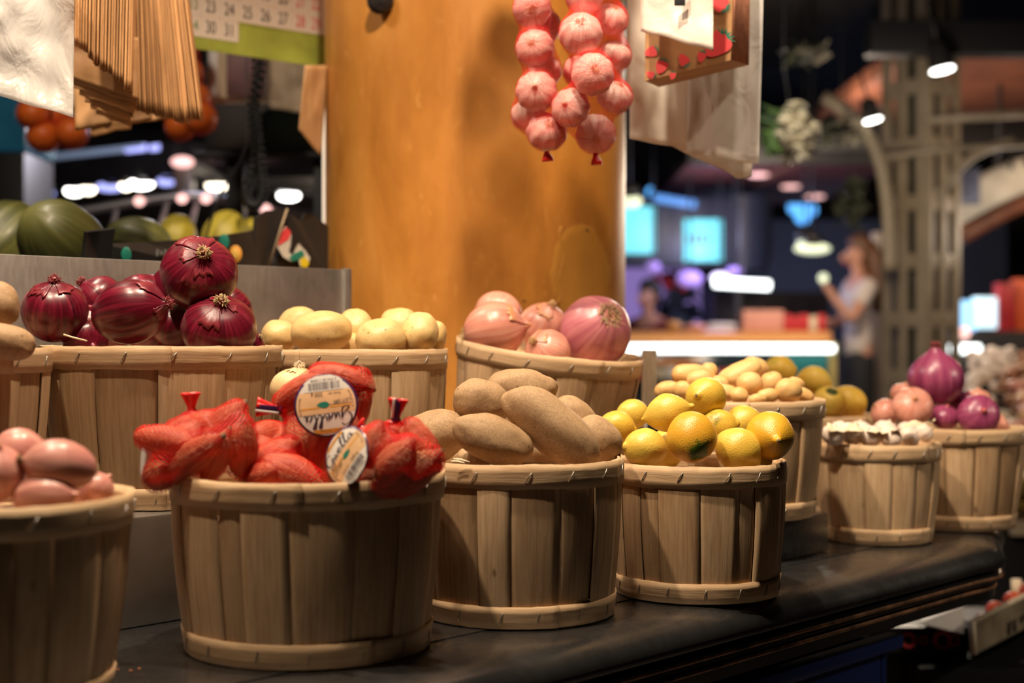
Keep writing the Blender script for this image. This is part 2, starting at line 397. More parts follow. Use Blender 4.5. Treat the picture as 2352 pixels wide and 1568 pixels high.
# ------------------------------------------------------------------ baskets
def staple_mesh():
    mb=MB(); mb.tube([(0,-.0066,-.0009),(0,-.0062,.0007),(0,0,.0010),(0,.0062,.0007),(0,.0066,-.0009)],.00062,6)
    o=mb.build('staple',M['staple']); me=o.data; bpy.data.objects.remove(o); return me
STAPLE=staple_mesh()
def basket(label,u,Y,z0,Rt,Rb,H,fill,seed,rot=(0,0,0),n=17,hb=.027,staples=True,xy=None,group='round wooden chip baskets of produce'):
    rnd=random.Random(seed)
    X=(u-1176)*Y/FPX if xy is None else xy
    t=thing('chip_basket',label,'basket',(X,Y,z0),rot,group)
    Rz=lambda z: Rb+(Rt-Rb)*(z/H)+.0035*sin(PI*z/H)
    # staves: one wall of thin overlapping strips
    w=[rnd.uniform(.55,1.35) for _ in range(n)]; tot=sum(w); a=rnd.uniform(0,6); mb=MB(); alt=0
    for k in range(n):
        da=2*PI*w[k]/tot; g=rnd.choice([-.0016,-.0012,-.0008,.0004,.0007,.0012]); off=(0,.0022,.0009)[k%3]+rnd.uniform(-.0004,.0004)
        lean=rnd.uniform(-.012,.012); tone=rnd.uniform(0,1); bow=rnd.uniform(-.001,.002); uo=rnd.uniform(0,9)
        def fn(x,y,da=da,a=a,g=g,off=off,lean=lean,bow=bow):
            z=.002+y*(H-.006); e=g/Rt*(1-.5*y); an=a+e+(da-2*e)*x+lean*(y-.5)*(1 if x>.5 else .35)
            r=Rz(z)+off+bow*sin(PI*x)*sin(PI*y)
            return Vector((r*cos(an),r*sin(an),z))
        mb.grid(fn,6,8,col=tone,uvs=(da*Rt,H),uvo=(uo,uo)); a+=da
    solid(mb.build('stave_wall',M['wood'],t),.0016,-1)
    def band(zb,zt,off,name,jag,tone,mat=M['wood'],overlap=True,par=t):
        mb=MB(); a0=rnd.uniform(-2.6,-.6); m=96; ph=rnd.uniform(0,9)
        span=2*PI+(.22 if overlap else 0)
        def fn(x,y):
            an=a0+span*x; lift=.0018*max(0,(x-.965)/.035) if overlap else 0
            zz=zb+(zt-zb)*y; ed=jag*(nz(cos(an)*2.2+ph,sin(an)*2.2,y*3)+.5*nz(cos(an)*9+ph,sin(an)*9,y*5))
            r=Rz((zb+zt)/2+(zt-zb)*(y-.5))+off+lift+.0005*nz(cos(an)*3,sin(an)*3,ph)
            return Vector((r*cos(an),r*sin(an),zz+ed))
        mb.grid(fn,m,3,col=tone,uvs=(span*Rt,zt-zb),uvo=(rnd.uniform(0,5),0))
        # swap uv so that the grain runs along the band
        mb.uv=[(y,x) for x,y in mb.uv]
        return solid(mb.build(name,mat,par),.0017,0)
    hoop=band(H-hb,H,.0026,'top_hoop',.0016,.95)
    band(H-hb*.9,H-.001,-.0022,'inner_hoop',.0012,.8,overlap=False)
    foot=band(0.0005,hb-.002,.0024,'bottom_hoop',.0010,.9)
    for zz,tk,nm in ((.003,.004,'base_board'),(H-fill-.004,.004,'raised_floor')):
        R=Rz(zz)-.0035; mb=MB()
        mb.surf(lambda x,y,R=R,zz=zz,tk=tk: Vector((min(1,2*min(y,1-y)*1.02)*R*cos(2*PI*x),min(1,2*min(y,1-y)*1.02)*R*sin(2*PI*x),zz+(tk/2 if y>.5 else -tk/2))),36,8,col=.5)
        mb.build(nm,M['wood'],t)
    if staples:
        for par,zc,R,ln in ((hoop,H-hb*.5,Rz(H-hb*.5)+.0026+.0010,.42),(foot,hb*.47,Rz(.01)+.0024+.0012,.12)):
            k=15; a0=rnd.uniform(0,1)
            for i in range(k):
                an=2*PI*i/k+a0+rnd.uniform(-.05,.05)
                if sin(an)>.35: continue                       # the far side is never seen
                o=bpy.data.objects.new('staple',STAPLE); link(o,par)
                tlt=-ln-rnd.uniform(.05,.25)
                # local staple: long axis y, outward z -> stand it up on the hoop, leaning like a slash
                R3=Matrix((( -sin(an),0,cos(an)),(cos(an),0,sin(an)),(0,1,0)))
                M3=R3.to_4x4() @ Matrix.Rotation(tlt*(1),4,'Z')
                o.matrix_local=Matrix.Translation((R*cos(an),R*sin(an),zc+rnd.uniform(-.001,.001))) @ M3
    return t
B_SHAL=basket('large front basket of pink shallots cut off by the left bottom corner',-24,1.27,TAB+.001,.122,.102,.183,.016,3)
B_NETS=basket('widest front basket filled with red netted shallot packs',709,1.507,TAB+.001,.141,.125,.183,.05,5,n=18)
B_POTA=basket('front basket of big earthy brown potatoes beside the netted shallots',1187,1.69,TAB+.001,.124,.112,.183,.016,8)
B_LEMO=basket('front basket of yellow lemons right of the brown potatoes',1600,1.825,TAB+.001,.1105,.1005,.168,.016,11)
B_GARL=basket('small basket of white garlic near the far end of the counter',2015,2.305,TAB+.001,.0965,.082,.157,.012,13,n=12)
B_FARO=basket('farthest basket at the counter end with a pile of violet and pink onions',2196,2.477,TAB+.001,.113,.092,.172,.014,17,n=14)
B_LEFT=basket('back row basket of brown potatoes cut off by the left edge',-190,1.575,STEP+.001,.140,.121,.188,.016,21)
B_REDO=basket('wide back row basket heaped with dark red onions',372,1.762,STEP+.001,.144,.123,.190,.016,23,n=17)
B_PALE=basket('back row basket of pale washed potatoes before the ochre column',818,1.962,STEP+.001,.123,.108,.185,.016,29)
B_PINK=basket('tilted back row basket of large pink onions before the column',1232,2.185,STEP+.017,.140,.118,.172,.010,31,rot=(.085,.120,0))
B_RATT=basket('back basket of small fingerling potatoes standing on the low steel block',1702,2.145,TAB+.061,.1215,.105,.173,.014,37)
B_MANG=basket('half hidden basket of yellow mangoes behind the garlic basket',1888,2.62,TAB+.001,.112,.095,.186,.012,41,n=12,staples=False)
# ------------------------------------------------------------------ produce
PROF_ONION=[(0,-.90),(.20,-.905),(.50,-.80),(.80,-.52),(.97,-.16),(1.0,.12),(.90,.45),(.66,.73),(.38,.88),(.17,.98),(.11,1.08),(.06,1.15),(0,1.17)]
PROF_FLAT=[(0,-.74),(.20,-.755),(.52,-.70),(.83,-.46),(.985,-.12),(1.0,.14),(.88,.44),(.62,.66),(.34,.76),(.17,.83),(.11,.92),(.06,.98),(0,1.0)]
PROF_LONG=[(0,-1.18),(.10,-1.16),(.40,-1.02),(.74,-.62),(.96,-.15),(1.0,.18),(.88,.58),(.62,.95),(.34,1.20),(.16,1.38),(.10,1.52),(.06,1.60),(0,1.63)]
PROF_TEAR=[(0,-.86),(.25,-.86),(.58,-.74),(.88,-.42),(1.0,-.02),(.97,.28),(.82,.58),(.56,.84),(.32,1.02),(.16,1.18),(.09,1.30),(.05,1.36),(0,1.38)]
def hair(mb, base, d, length, r, rnd, n=5, curl=.5):
    p=Vector(base); v=Vector(d).normalized(); pts=[p.copy()]
    for k in range(n-1):
        v=(v+Vector((rnd.uniform(-1,1),rnd.uniform(-1,1),rnd.uniform(-1,1)))*curl*.5).normalized(); p=p+v*length/(n-1); pts.append(p.copy())
    mb.tube(pts,[r*(1-.6*i/(n-1)) for i in range(n)],4,cap=True)
def flake(mb, prof, R, u0, u1, t0, t1, rnd, lift=.0008, curl=.004):
    """patch of papery outer skin over the shoulder with a torn lower edge"""
    ph=rnd.uniform(0,99)
    def fn(x,y):
        jag=.10*nz(x*5+ph,1,2)+.06*nz(x*14+ph,3,1); t=t1+(t0+jag*(t1-t0)*2.0-t1)*y
        jx=.10*nz(y*5+ph,7,2)*(u1-u0); u=u0+(u1-u0)*x+jx*(1 if x>.5 else -1)*abs(x-.5)*2
        r,z=interp(prof,t); q=(R*r+lift+curl*max(0,y-.75)*4*max(0,.4+nz(x*4+ph,0,0))*.5)
        return Vector((q*cos(2*PI*u),q*sin(2*PI*u),R*z+lift))
    mb.grid(fn,14,10)
def onion(name, label, cat, u, v, Y, w, axis, mat, prof=PROF_ONION, seed=1, group=None, flakes=None, neck=False, roots=False, flat=1.0, lobes=0, squash=1.0, flmat='flake_tan', n=56):
    rnd=random.Random(seed); R=S(w,Y)/2; ph=rnd.uniform(0,50)
    q=axisq(axis) @ Quaternion((0,0,1),rnd.uniform(0,6.28))
    def fn(x,t):
        r,z=interp(prof,t); th=2*PI*x
        k=1+.022*nz(cos(th)*1.3+ph,sin(th)*1.3,z*1.2)+.006*sin(th*9+ph)*min(1,r*1.5)+(.075*(abs(cos(th*lobes/2+ph+.3*nz(cos(th),sin(th),ph)))-.6)*min(1,(1-abs(z)*.55)) if lobes else 0)
        zz=z*flat+.02*nz(cos(th)*1.1,sin(th)*1.1,ph)*r
        tw=.12*max(0,t-.82)/.18*nz(cos(th)*3,sin(th)*3,ph+t*3)
        r=r*(1+2.2*tw)
        return Vector((R*r*k*cos(th),R*r*k*sin(th)*squash,R*zz))
    vv,ff,uv=surf(fn,n,40)
    o=mesh(name,vv,ff,mat,None,uv,True,P(u,v,Y),q)
    tag(o,label,cat,group)
    pr=[(a,b*flat) for a,b in prof]
    if flakes:
        mb=MB()
        for k in range(flakes):
            a=rnd.uniform(0,1); wd=rnd.uniform(.10,.24); flake(mb,pr,R,a,a+wd,rnd.uniform(.50,.66),rnd.uniform(.80,.86),rnd)
        solid(mb.build('torn_skin',mat,o),.0003,1)
    if neck:
        mb=MB(); top=interp(pr,.80)[1]*R; rr=interp(pr,.80)[0]*R
        for k in range(90):
            a=rnd.uniform(0,6.28); r0=rr*rnd.uniform(.05,1.0)
            hair(mb,(r0*cos(a),r0*sin(a),top-.001+.35*R*(1-r0/rr)*.3),(cos(a)*rnd.uniform(.3,1.3),sin(a)*rnd.uniform(.3,1.3),rnd.uniform(.3,1)),R*rnd.uniform(.07,.19),R*rnd.uniform(.014,.034),rnd,4,1.1)
        for k in range(9):
            a=rnd.uniform(0,1); wd=rnd.uniform(.05,.12); p2=rnd.uniform(0,9); h=rnd.uniform(.08,.16)*R; op=rnd.uniform(.2,.9)
            def g(x,y,a=a,wd=wd,p2=p2,h=h,op=op):
                th=2*PI*(a+wd*(x-.5)*(1-.55*y)*2); r=rr*(.75+op*y*.9)+.0006*nz(x*3,y*3,p2)
                return Vector((r*cos(th),r*sin(th),top-.06*R+h*y*(1.1-.5*op)+.003*nz(x*6+p2,y*2,0)*y))
            mb.grid(g,4,4)
        mb.build('dry_neck',M[flmat],o)
    if roots:
        mb=MB(); z0=pr[1][1]*R
        RR=.16 if roots is True else .27
        for k in range(60 if roots is True else 150):
            a=rnd.uniform(0,6.28); r0=R*RR*math.sqrt(rnd.random())
            hair(mb,(r0*cos(a),r0*sin(a),z0+.0012),(cos(a)*r0/R*6+rnd.uniform(-.4,.4),sin(a)*r0/R*6+rnd.uniform(-.4,.4),-.9),R*rnd.uniform(.10,.26),R*rnd.uniform(.008,.018),rnd,5,1.0)
        mb.build('root_tuft',M['root'],o)
    return o

def blob(name,label,cat,u,v,Y,wl,wt,ang,mat,seed,group=None,yaw=0.0,fat=1.0,bend=0.0,lump=.07,n=48,tip=0.0,eyes=0,exp=2.25,dep=None):
    """potato-like body: wl px long, wt px thick; ang = degrees the long axis climbs to the right; yaw turns it away"""
    rnd=random.Random(seed); a=S(wl,Y)/2; b=S(wt,Y)/2; ph=rnd.uniform(0,90); c=b*fat
    dents=[Vector((rnd.uniform(-1,1),rnd.uniform(-1,1),rnd.uniform(-1,1))).normalized() for _ in range(eyes)]
    def fn(x,t):
        ph_=PI*(t-.5); th=2*PI*x
        cx=cos(ph_)
        s=abs(sin(ph_))**(2/exp)*(1 if ph_>0 else -1); k=abs(cx)**(2/exp)
        d=Vector((s,k*cos(th),k*sin(th)))
        dn=d.normalized(); h=1+lump*nz(dn.x*1.2+ph,dn.y*1.2,dn.z*1.2)*1.6+lump*.35*nz(dn.x*3.2,dn.y*3.2+ph,dn.z*3.2)
        for e in dents:
            q=(dn-e).length
            if q<.34: h-=.030*(1-(q/.34)**2)**2
        tp=1-tip*s
        return Vector((a*d.x*h, c*d.y*h*tp, b*d.z*h*tp+bend*a*(.5-d.x*d.x)))
    vv,ff,uv=surf(fn,n,int(n*.8))
    q=Quaternion((0,0,1),math.radians(yaw)) @ Quaternion((0,1,0),-math.radians(ang))
    o=mesh(name,vv,ff,mat,None,uv,True,P(u,v,Y),q)
    return tag(o,label,cat,group)
PROF_LEMON=[(0,-1.36),(.07,-1.34),(.14,-1.24),(.34,-1.06),(.66,-.76),(.90,-.36),(1,.02),(.92,.38),(.70,.76),(.40,1.06),(.19,1.22),(.15,1.36),(.09,1.44),(0,1.46)]
PROF_LEMON_R=[(0,-1.12),(.10,-1.12),(.26,-1.06),(.52,-.90),(.80,-.60),(.96,-.25),(1,.05),(.93,.40),(.76,.70),(.48,.94),(.26,1.05),(.17,1.13),(.08,1.18),(0,1.19)]
def lemon(label,u,v,Y,w,axis,mat,seed,prof=PROF_LEMON,scar=None,group='yellow lemons in the front basket',name='lemon',cat='lemon'):
    rnd=random.Random(seed); R=S(w,Y)/2; ph=rnd.uniform(0,50)
    def fn(x,t):
        r,z=interp(prof,t); th=2*PI*x
        k=1+.05*nz(cos(th)*1.1+ph,sin(th)*1.1,z)+.010*nz(cos(th)*6+ph,sin(th)*6,z*6)
        return Vector((R*r*k*cos(th),R*r*k*sin(th),R*z))
    vv,ff,uv=surf(fn,48,36)
    o=mesh(name,vv,ff,M[mat],None,uv,True,P(u,v,Y),axisq(axis)); tag(o,label,cat,group)
    if scar:
        mb=MB(); zt=prof[-1][1]*R if scar>0 else prof[0][1]*R
        mb.surf(lambda x,t: Vector((R*.085*sin(PI*t)*cos(2*PI*x),R*.085*sin(PI*t)*sin(2*PI*x),zt+(t-.5)*R*.07)),12,8)
        mb.build('stem_scar',M['stem'],o)
    return o

GR='dark red onions heaped in the wide basket'
ro=M['red_onion']
onion('red_onion','topmost red onion of the heap with torn skin and a brown dry neck','onion',457,630,1.735,174,(.30,-.80,.52),ro,PROF_FLAT,101,GR,flat=1.12,flakes=5,neck=True,flmat='root')
onion('red_onion','leftmost dark red onion of the heap with frayed upright neck','onion',126,716,1.70,148,(.10,-.35,.93),ro,PROF_FLAT,102,GR,flat=1.16,flakes=4,neck=True,flmat='flake_red')
onion('red_onion','big red onion lying on its side at the front centre of the heap','onion',297,717,1.665,148,(.93,-.25,.20),ro,PROF_ONION,103,GR,flat=1.30,flakes=3,neck=True,roots=True,flmat='flake_red')
onion('red_onion','red onion with a short cut neck at the right front of the heap','onion',503,758,1.715,172,(.18,-.62,.76),ro,PROF_FLAT,104,GR,flat=1.1,flakes=3,neck=True,flmat='root')
onion('red_onion','bright red onion behind and between the two left onions','onion',222,690,1.83,124,(-.5,-.3,.7),ro,PROF_FLAT,105,GR,neck=True,flmat='flake_red')
onion('red_onion','red onion peeping over the big sideways one','onion',328,694,1.85,140,(-.3,.5,.6),ro,PROF_FLAT,106,GR)
onion('red_onion','shaded red onion just left of and behind the topmost one','onion',412,668,1.86,140,(-.5,.5,.6),ro,PROF_FLAT,107,GR)
onion('red_onion','small red onion behind the right front one','onion',522,712,1.84,124,(.5,.5,.5),ro,PROF_FLAT,108,GR)
onion('red_onion','dark red onion deep in the gap below the topmost one','onion',408,748,1.765,128,(.2,-.2,.9),ro,PROF_FLAT,109,GR)
onion('red_onion','low red onion with a straw at the front left of the heap','onion',196,786,1.715,104,(.6,-.7,-.2),ro,PROF_FLAT,110,GR,roots=True)
onion('red_onion','red onion glimpsed between leftmost and big sideways onion','onion',205,742,1.78,96,(.2,-.5,.8),ro,PROF_FLAT,111,GR)
onion('red_onion','small red onion with frayed neck at the right rim of the basket','onion',578,790,1.75,66,(.75,-.3,.55),ro,PROF_FLAT,112,GR,neck=True,flmat='root')
onion('red_onion','dark red onion deep under the big sideways one','onion',350,775,1.79,112,(.3,.4,.6),ro,PROF_FLAT,113,GR)
onion('red_onion','dark red onion deep between the sideways and right front ones','onion',440,770,1.80,112,(-.3,.4,.6),ro,PROF_FLAT,114,GR)
onion('red_onion','dark red onion deep behind the low strawed one','onion',250,768,1.79,104,(-.3,.4,.6),ro,PROF_FLAT,115,GR)
mb=MB(); mb.tube([P(146,768,1.655),P(165,774,1.655),P(200,783,1.655)],.0011,6)
tag(mb.build('straw',M['flake_pale']),'pale dry straw lying at the left front of the red onions','straw')

GP='pale washed potatoes in the back basket'; pp=M['potato_pale']
for i,(l,u,v,Y,a,b,g,yw) in enumerate([
 ('speckled front potato, largest of the pale ones',738,762,1.885,140,96,5,10),
 ('leftmost pale potato beside the steel panel',643,772,1.92,83,75,0,20),
 ('pale potato behind the speckled front one, left side',686,745,2.01,91,80,10,-20),
 ('pale potato behind, right of the speckled front one',815,762,1.97,85,105,0,10),
 ('smooth round pale potato at the front centre right',876,782,1.885,114,105,0,0),
 ('pale potato at the back top right',918,748,2.02,93,82,-12,10),
 ('upright smooth pale potato right of the centre',961,768,1.92,89,105,-20,15),
 ('small pale potato at the far right rim',998,776,1.965,55,80,-10,0),
 ('pale potato low behind the front pair',790,795,1.93,85,68,0,0)]):
    blob('pale_potato',l,'potato',u,v,Y,a,b,g,pp,200+i,GP,yw,1.05,0,.05,eyes=4)

GK='large pink onions in the tilted back basket'
onion('pink_onion','big copper pink onion lying on its side with dried roots at left','onion',1134,759,2.115,134,(.97,-.10,.16),M['pink_onion'],PROF_ONION,301,GK,flakes=2,roots=True,flat=1.12)
onion('pink_onion','rosy onion at the back left of the tilted basket','onion',1144,724,2.25,112,(.3,.5,.6),M['pink_onion'],PROF_ONION,302,GK)
onion('pink_onion','rosy onion with brown neck in the middle back of the tilted basket','onion',1248,752,2.20,116,(.30,-.45,.82),M['pink_onion'],PROF_ONION,303,GK,flakes=3,neck=True)
onion('pink_onion','smallest pink onion low at the front of the tilted basket','onion',1259,810,2.09,108,(-.62,-.62,.48),M['pink_onion'],PROF_ONION,304,GK,neck=True,flakes=2)
onion('pink_onion','tall violet pink onion with a root tuft facing the camera','onion',1369,760,2.14,167,(-.36,.78,-.42),M['purple_onion'],PROF_ONION,305,GK,roots=2,flakes=3,flat=1.05)
onion('pink_onion','onion hidden low between the copper and the violet one','onion',1310,800,2.23,96,(.1,.1,1),M['purple_onion'],PROF_ONION,306,GK)

GB='earthy brown potatoes in the front basket'; pb=M['potato_brown']
for i,(l,u,v,Y,a,b,g,yw,bd) in enumerate([
 ('brown potato at the very top back of the pile',1200,893,1.775,160,93,-4,8,0),
 ('round brown potato on the left side of the top',1106,924,1.70,130,108,-14,10,0),
 ('longest brown potato sloping down to the right across the front',1268,984,1.635,271,121,-41,-8,.05),
 ('oval brown potato at the front centre of the pile',1134,1010,1.605,195,106,-24,10,0),
 ('brown potato at the left rim behind the netted shallots',990,1006,1.68,170,120,22,-15,0),
 ('brown potato at the right rim of the basket',1368,1014,1.72,124,114,-40,20,0),
 ('brown potato half hidden behind the longest one',1318,958,1.755,116,86,-30,0,0),
 ('small brown potato low at the front left rim',1088,1054,1.635,80,54,-10,0,0)]):
    blob('brown_potato',l,'potato',u,v,Y,a,b,g,pb,400+i,GB,yw,1.0,bd,.06,56,eyes=5)
for i,(l,u,v,Y,a,b,g) in enumerate([('round brown potato cut off by the left edge, upper of two',2,700,1.53,82,104,10),('flat brown potato cut off by the left edge, lower of two',12,784,1.49,136,80,-12),('brown potato left of the picture, supporting the round one',-60,776,1.56,130,100,8),('brown potato behind the flat one at the left edge',20,790,1.62,110,80,0),('brown potato beyond the left edge on its basket floor',-190,776,1.55,140,96,-10),('brown potato at the back of the cut off left basket',-150,778,1.66,130,90,12)]):
    blob('brown_potato',l,'potato',u,v,Y,a,b,g,pb,440+i,'brown potatoes in the back basket at left',10,1.0,0,.05,56,eyes=4)
mb=MB()
for a,b in (((1042,1054),(1078,1062)),((1036,1060),(1066,1064))):
    p=P(*a,1.575); q=P(*b,1.57); mb.tube([p,(p+q)/2+Vector((0,0,.001)),q],.0013,5,flat=.5)
tag(mb.build('straw',M['flake_pale']),'pale straws stuck under the front oval brown potato','straw')

q_=axisq((.1,.8,.5)).inverted() @ Vector((.20,-.86,-.46)).normalized(); R_=S(116,1.742)/2
M['lemon_patch']=citrus_mat('green_stained_lemon_peel',(.64,.32,.022),(.70,.38,.035),(.09,.14,.012),.93,.36,(tuple(q_*R_),R_*.95))
lemon('long lemon lying with its tip to the right at the top left',1532,948,1.80,90,(.95,-.15,.26),'lemon',501,PROF_LEMON)
lemon('topmost lemon with its round stem scar facing the camera',1622,912,1.855,92,(-.45,-.72,.10),'lemon',502,PROF_LEMON_R,scar=1)
lemon('round orange yellow lemon with a green patch at the front',1589,1004,1.742,116,(.1,.8,.5),'lemon_patch',503,PROF_LEMON_R)
lemon('pale lemon at the front left rim, tip to the left',1482,1030,1.775,94,(-.9,-.25,.12),'lemon',504,PROF_LEMON_R)
lemon('lemon at the far left rim beside the brown potatoes',1416,982,1.835,80,(.9,-.2,-.1),'lemon',505,PROF_LEMON_R)
lemon('small glimpse of lemon at the back left',1452,952,1.915,72,(.8,.2,.2),'lemon',506,PROF_LEMON_R)
lemon('bumpy pale lemon at the front right of the green patched one',1696,1034,1.768,104,(.62,-.3,-.5),'lemon',507,PROF_LEMON_R)
lemon('orange yellow lemon at the right rim with nipple facing the camera',1768,1000,1.782,112,(.06,-.95,-.08),'lemon_orange',508,PROF_LEMON,scar=1)
lemon('lemon in the second row left of the right rim lemon',1706,974,1.865,86,(.7,.3,.4),'lemon',509,PROF_LEMON_R)
lemon('lemon with green mould blemish in the middle',1650,982,1.835,86,(.8,-.3,.2),'lemon_green',510,PROF_LEMON_R)
lemon('low lemon mostly hidden at the right front rim',1742,1056,1.80,60,(.8,-.3,.2),'lemon',511,PROF_LEMON_R)
lemon('lemon deep under the long one at the left',1530,1030,1.85,90,(.5,.3,.2),'lemon',512,PROF_LEMON_R)
lemon('lemon deep at the back below the topmost one',1600,985,1.90,80,(.5,.3,.2),'lemon',513,PROF_LEMON_R)

GF='small fingerling potatoes in the back basket'; pr=M['potato_ratte']
for i,(l,u,v,Y,a,b,g,bd) in enumerate([
 ('long fingerling lying at the top left of its pile',1592,862,2.13,106,52,-6,.0),
 ('oval fingerling just below the long one at top left',1606,872,2.08,60,44,5,0),
 ('kidney shaped fingerling at the top centre with dark eye',1700,858,2.13,104,62,22,-.18),
 ('fingerling behind the kidney shaped one, top right',1734,846,2.18,64,52,-20,0),
 ('egg shaped fingerling at the centre front',1722,881,2.07,60,54,10,0),
 ('fingerling at the far left of the pile',1532,895,2.11,58,40,10,0),
 ('pale fingerling right of the far left one',1572,896,2.08,52,42,-10,0),
 ('fingerling between the lemon and kidney shaped one',1652,884,2.12,46,44,0,0),
 ('fingerling at the front left of centre',1662,902,2.06,64,40,0,0),
 ('small fingerling right of the front left pair',1698,908,2.05,42,38,-20,0),
 ('knobbly fingerling in the middle right',1772,878,2.13,54,48,20,0),
 ('round fingerling at the right front',1810,897,2.06,62,58,-10,0),
 ('fingerling low in front of the middle right',1762,910,2.05,52,36,10,0),
 ('small fingerling with brown tip at the right',1828,882,2.12,40,32,-20,0),
 ('fingerling at the right rim',1846,908,2.09,50,34,-25,0),
 ('tiny fingerling at the centre of the front rim',1740,918,2.035,40,28,5,0),
 ('fingerling deep between front left and egg shaped one',1684,886,2.14,50,40,30,0),
 ('fingerling low at the left front behind the lemons',1620,905,2.05,60,40,0,0),
 ('fingerling near the top behind the long one',1628,852,2.19,40,40,0,0)]):
    blob('fingerling_potato',l,'potato',u,v,Y,a,b,g,pr,600+i,GF,10,1.0,bd,.05,32,eyes=2)

for i,(l,u,v,Y,w,ax,sc) in enumerate([
 ('yellow mango highest behind the fingerling potatoes',1789,852,2.56,72,(.9,.1,.1),None),
 ('green and yellow mango lying behind the fingerling basket',1868,876,2.60,72,(.95,-.1,-.15),None),
 ('yellow mango with a dark green stem scar facing up',1904,926,2.54,78,(.08,-.55,.83),1),
 ('yellow mango at the right end of its pile',1950,925,2.60,78,(.55,.1,-.65),None),
 ('yellow mango low at the left of its pile',1830,930,2.64,74,(.9,.1,.1),None)]):
    o=lemon(l,u,v,Y,w,ax,'mango',700+i,PROF_LEMON_R if i!=2 else [(0,-1.05),(.3,-1.03),(.6,-.88),(.9,-.5),(1,-.1),(.98,.2),(.88,.5),(.68,.74),(.45,.84),(.3,.86),(.15,.83),(0,.82)],None,'yellow mangoes','mango','mango')
    if sc:
        R=S(w,Y)/2; mb=MB(); mb.surf(lambda x,t: Vector((R*.36*sin(PI*t)*cos(2*PI*x),R*.36*sin(PI*t)*sin(2*PI*x),R*.86+(t-.5)*R*.10)),20,8)
        mb.build('stem_scar',plain('green_stem_scar',(.06,.075,.012),.6),o)

GV='violet and pink onions in the farthest basket'
onion('violet_onion','large violet onion with upright reddish tip crowning the farthest basket','onion',2150,874,2.47,128,(-.06,-.12,.98),M['violet_onion'],PROF_TEAR,801,GV,neck=True,flmat='flake_red')
onion('pink_onion','pink onion facing the camera in the farthest basket','onion',2096,934,2.405,92,(-.10,-.82,.5),M['pink_onion'],PROF_FLAT,802,GV)
onion('pink_onion','rosy onion behind the pink one in the farthest basket','onion',2076,906,2.53,62,(.2,.2,.9),M['pink_onion'],PROF_FLAT,803,GV)
onion('pink_onion','orange pink onion at the left end of the farthest basket','onion',2034,948,2.47,66,(-.7,-.3,.5),M['pink_onion'],PROF_ONION,804,GV)
onion('violet_onion','violet onion with peeled white mark at the right front of the farthest basket','onion',2247,954,2.40,96,(.0,-.9,.3),M['violet_onion'],PROF_FLAT,805,GV)
onion('violet_onion','dark violet onion behind the right front one in the farthest basket','onion',2212,932,2.49,78,(.4,.2,.9),M['violet_onion'],PROF_FLAT,806,GV)
onion('violet_onion','dark violet onion low in the middle of the farthest basket','onion',2170,958,2.43,66,(.1,-.4,.9),M['violet_onion'],PROF_FLAT,807,GV)
onion('pink_onion','rosy onion at the back right of the farthest basket','onion',2246,918,2.56,60,(.1,.2,.9),M['pink_onion'],PROF_FLAT,808,GV)
onion('pink_onion','pale pink onion low at the right rim of the farthest basket','onion',2290,976,2.47,56,(.5,.1,.8),M['pink_onion'],PROF_FLAT,809,GV)

for i,(u,v,Y,w,ax) in enumerate([(1915,985,2.24,56,(.1,-.4,.9)),(1955,982,2.25,58,(.4,-.3,.8)),(2000,988,2.24,54,(-.3,-.5,.8)),(2045,990,2.235,52,(.2,-.6,.7)),(2088,990,2.26,50,(.6,-.3,.6)),(2122,980,2.30,46,(.8,-.2,.5)),(1975,975,2.33,54,(0,-.2,.9)),(2035,974,2.35,54,(.3,-.2,.9)),(1925,974,2.33,48,(-.5,-.2,.8)),(2085,974,2.37,46,(.3,-.2,.9))]):
    onion('garlic_bulb',['white garlic bulb at the left front of the small basket','white garlic bulb second from the left at the small basket front','white garlic bulb in the middle front of the small basket','pinkish garlic bulb right of the middle in the small basket','white garlic bulb near the right front rim of the small basket','white garlic bulb sticking up at the right rim of the small basket','white garlic bulb in the middle of the second row','white garlic bulb right of the middle in the second row','white garlic bulb at the back left of the small basket','white garlic bulb at the back right of the small basket'][i],
     'garlic',u,v+14,Y,w,ax,M['garlic_white'],PROF_FLAT,850+i,'white garlic bulbs in the small basket',lobes=9,neck=i in(1,5),flmat='flake_pale',n=40)
# papery skins poking over the garlic basket rim
mb=MB()
for (u0,v0,u1,v1,h) in ((1900,990,1985,990,20),(2045,990,2148,968,16),(1990,992,2040,995,10)):
    for Y in (2.215,):
        ph=u0*.1
        mb.grid(lambda x,y:P(u0+(u1-u0)*x,v0+(v1-v0)*x-h*y*(.5+.5*sin(x*9+ph))+4*nz(x*6,y*2,ph),Y+.012*nz(x*4,y*3,ph)+.02*y),14,4)
tag(solid(mb.build('garlic_skin',M['flake_pale']),.0004),'loose papery white skins lying on the small garlic basket','garlic skin',kind='stuff')

GS='pink shallots in the front left basket'
sh=M['shallot']
onion('shallot','large pink shallot lying on top with a dark dried neck at left','shallot',140,1070,1.225,122,(-.90,-.36,.18),sh,PROF_ONION,901,GS,roots=True,neck=True,flmat='stem',flat=1.42)
onion('shallot','pale shiny shallot behind the large one','shallot',48,1040,1.325,112,(-.75,-.2,.3),sh,PROF_ONION,902,GS,neck=True,flmat='flake_red',flat=1.2)
onion('shallot','deep pink shallot cut off by the left edge','shallot',-8,1090,1.22,132,(.2,-.4,.85),sh,PROF_ONION,903,GS,flat=1.1)
onion('shallot','pale shallot low at the front rim','shallot',100,1142,1.215,112,(.95,-.2,.1),sh,PROF_ONION,904,GS,flat=1.4)
onion('shallot','small pink shallot at the right rim behind the large one','shallot',222,1122,1.30,80,(.6,.1,.6),sh,PROF_ONION,905,GS)
onion('shallot','pinkish shallot hidden under the large one','shallot',160,1130,1.29,90,(.6,.4,.1),sh,PROF_ONION,906,GS)
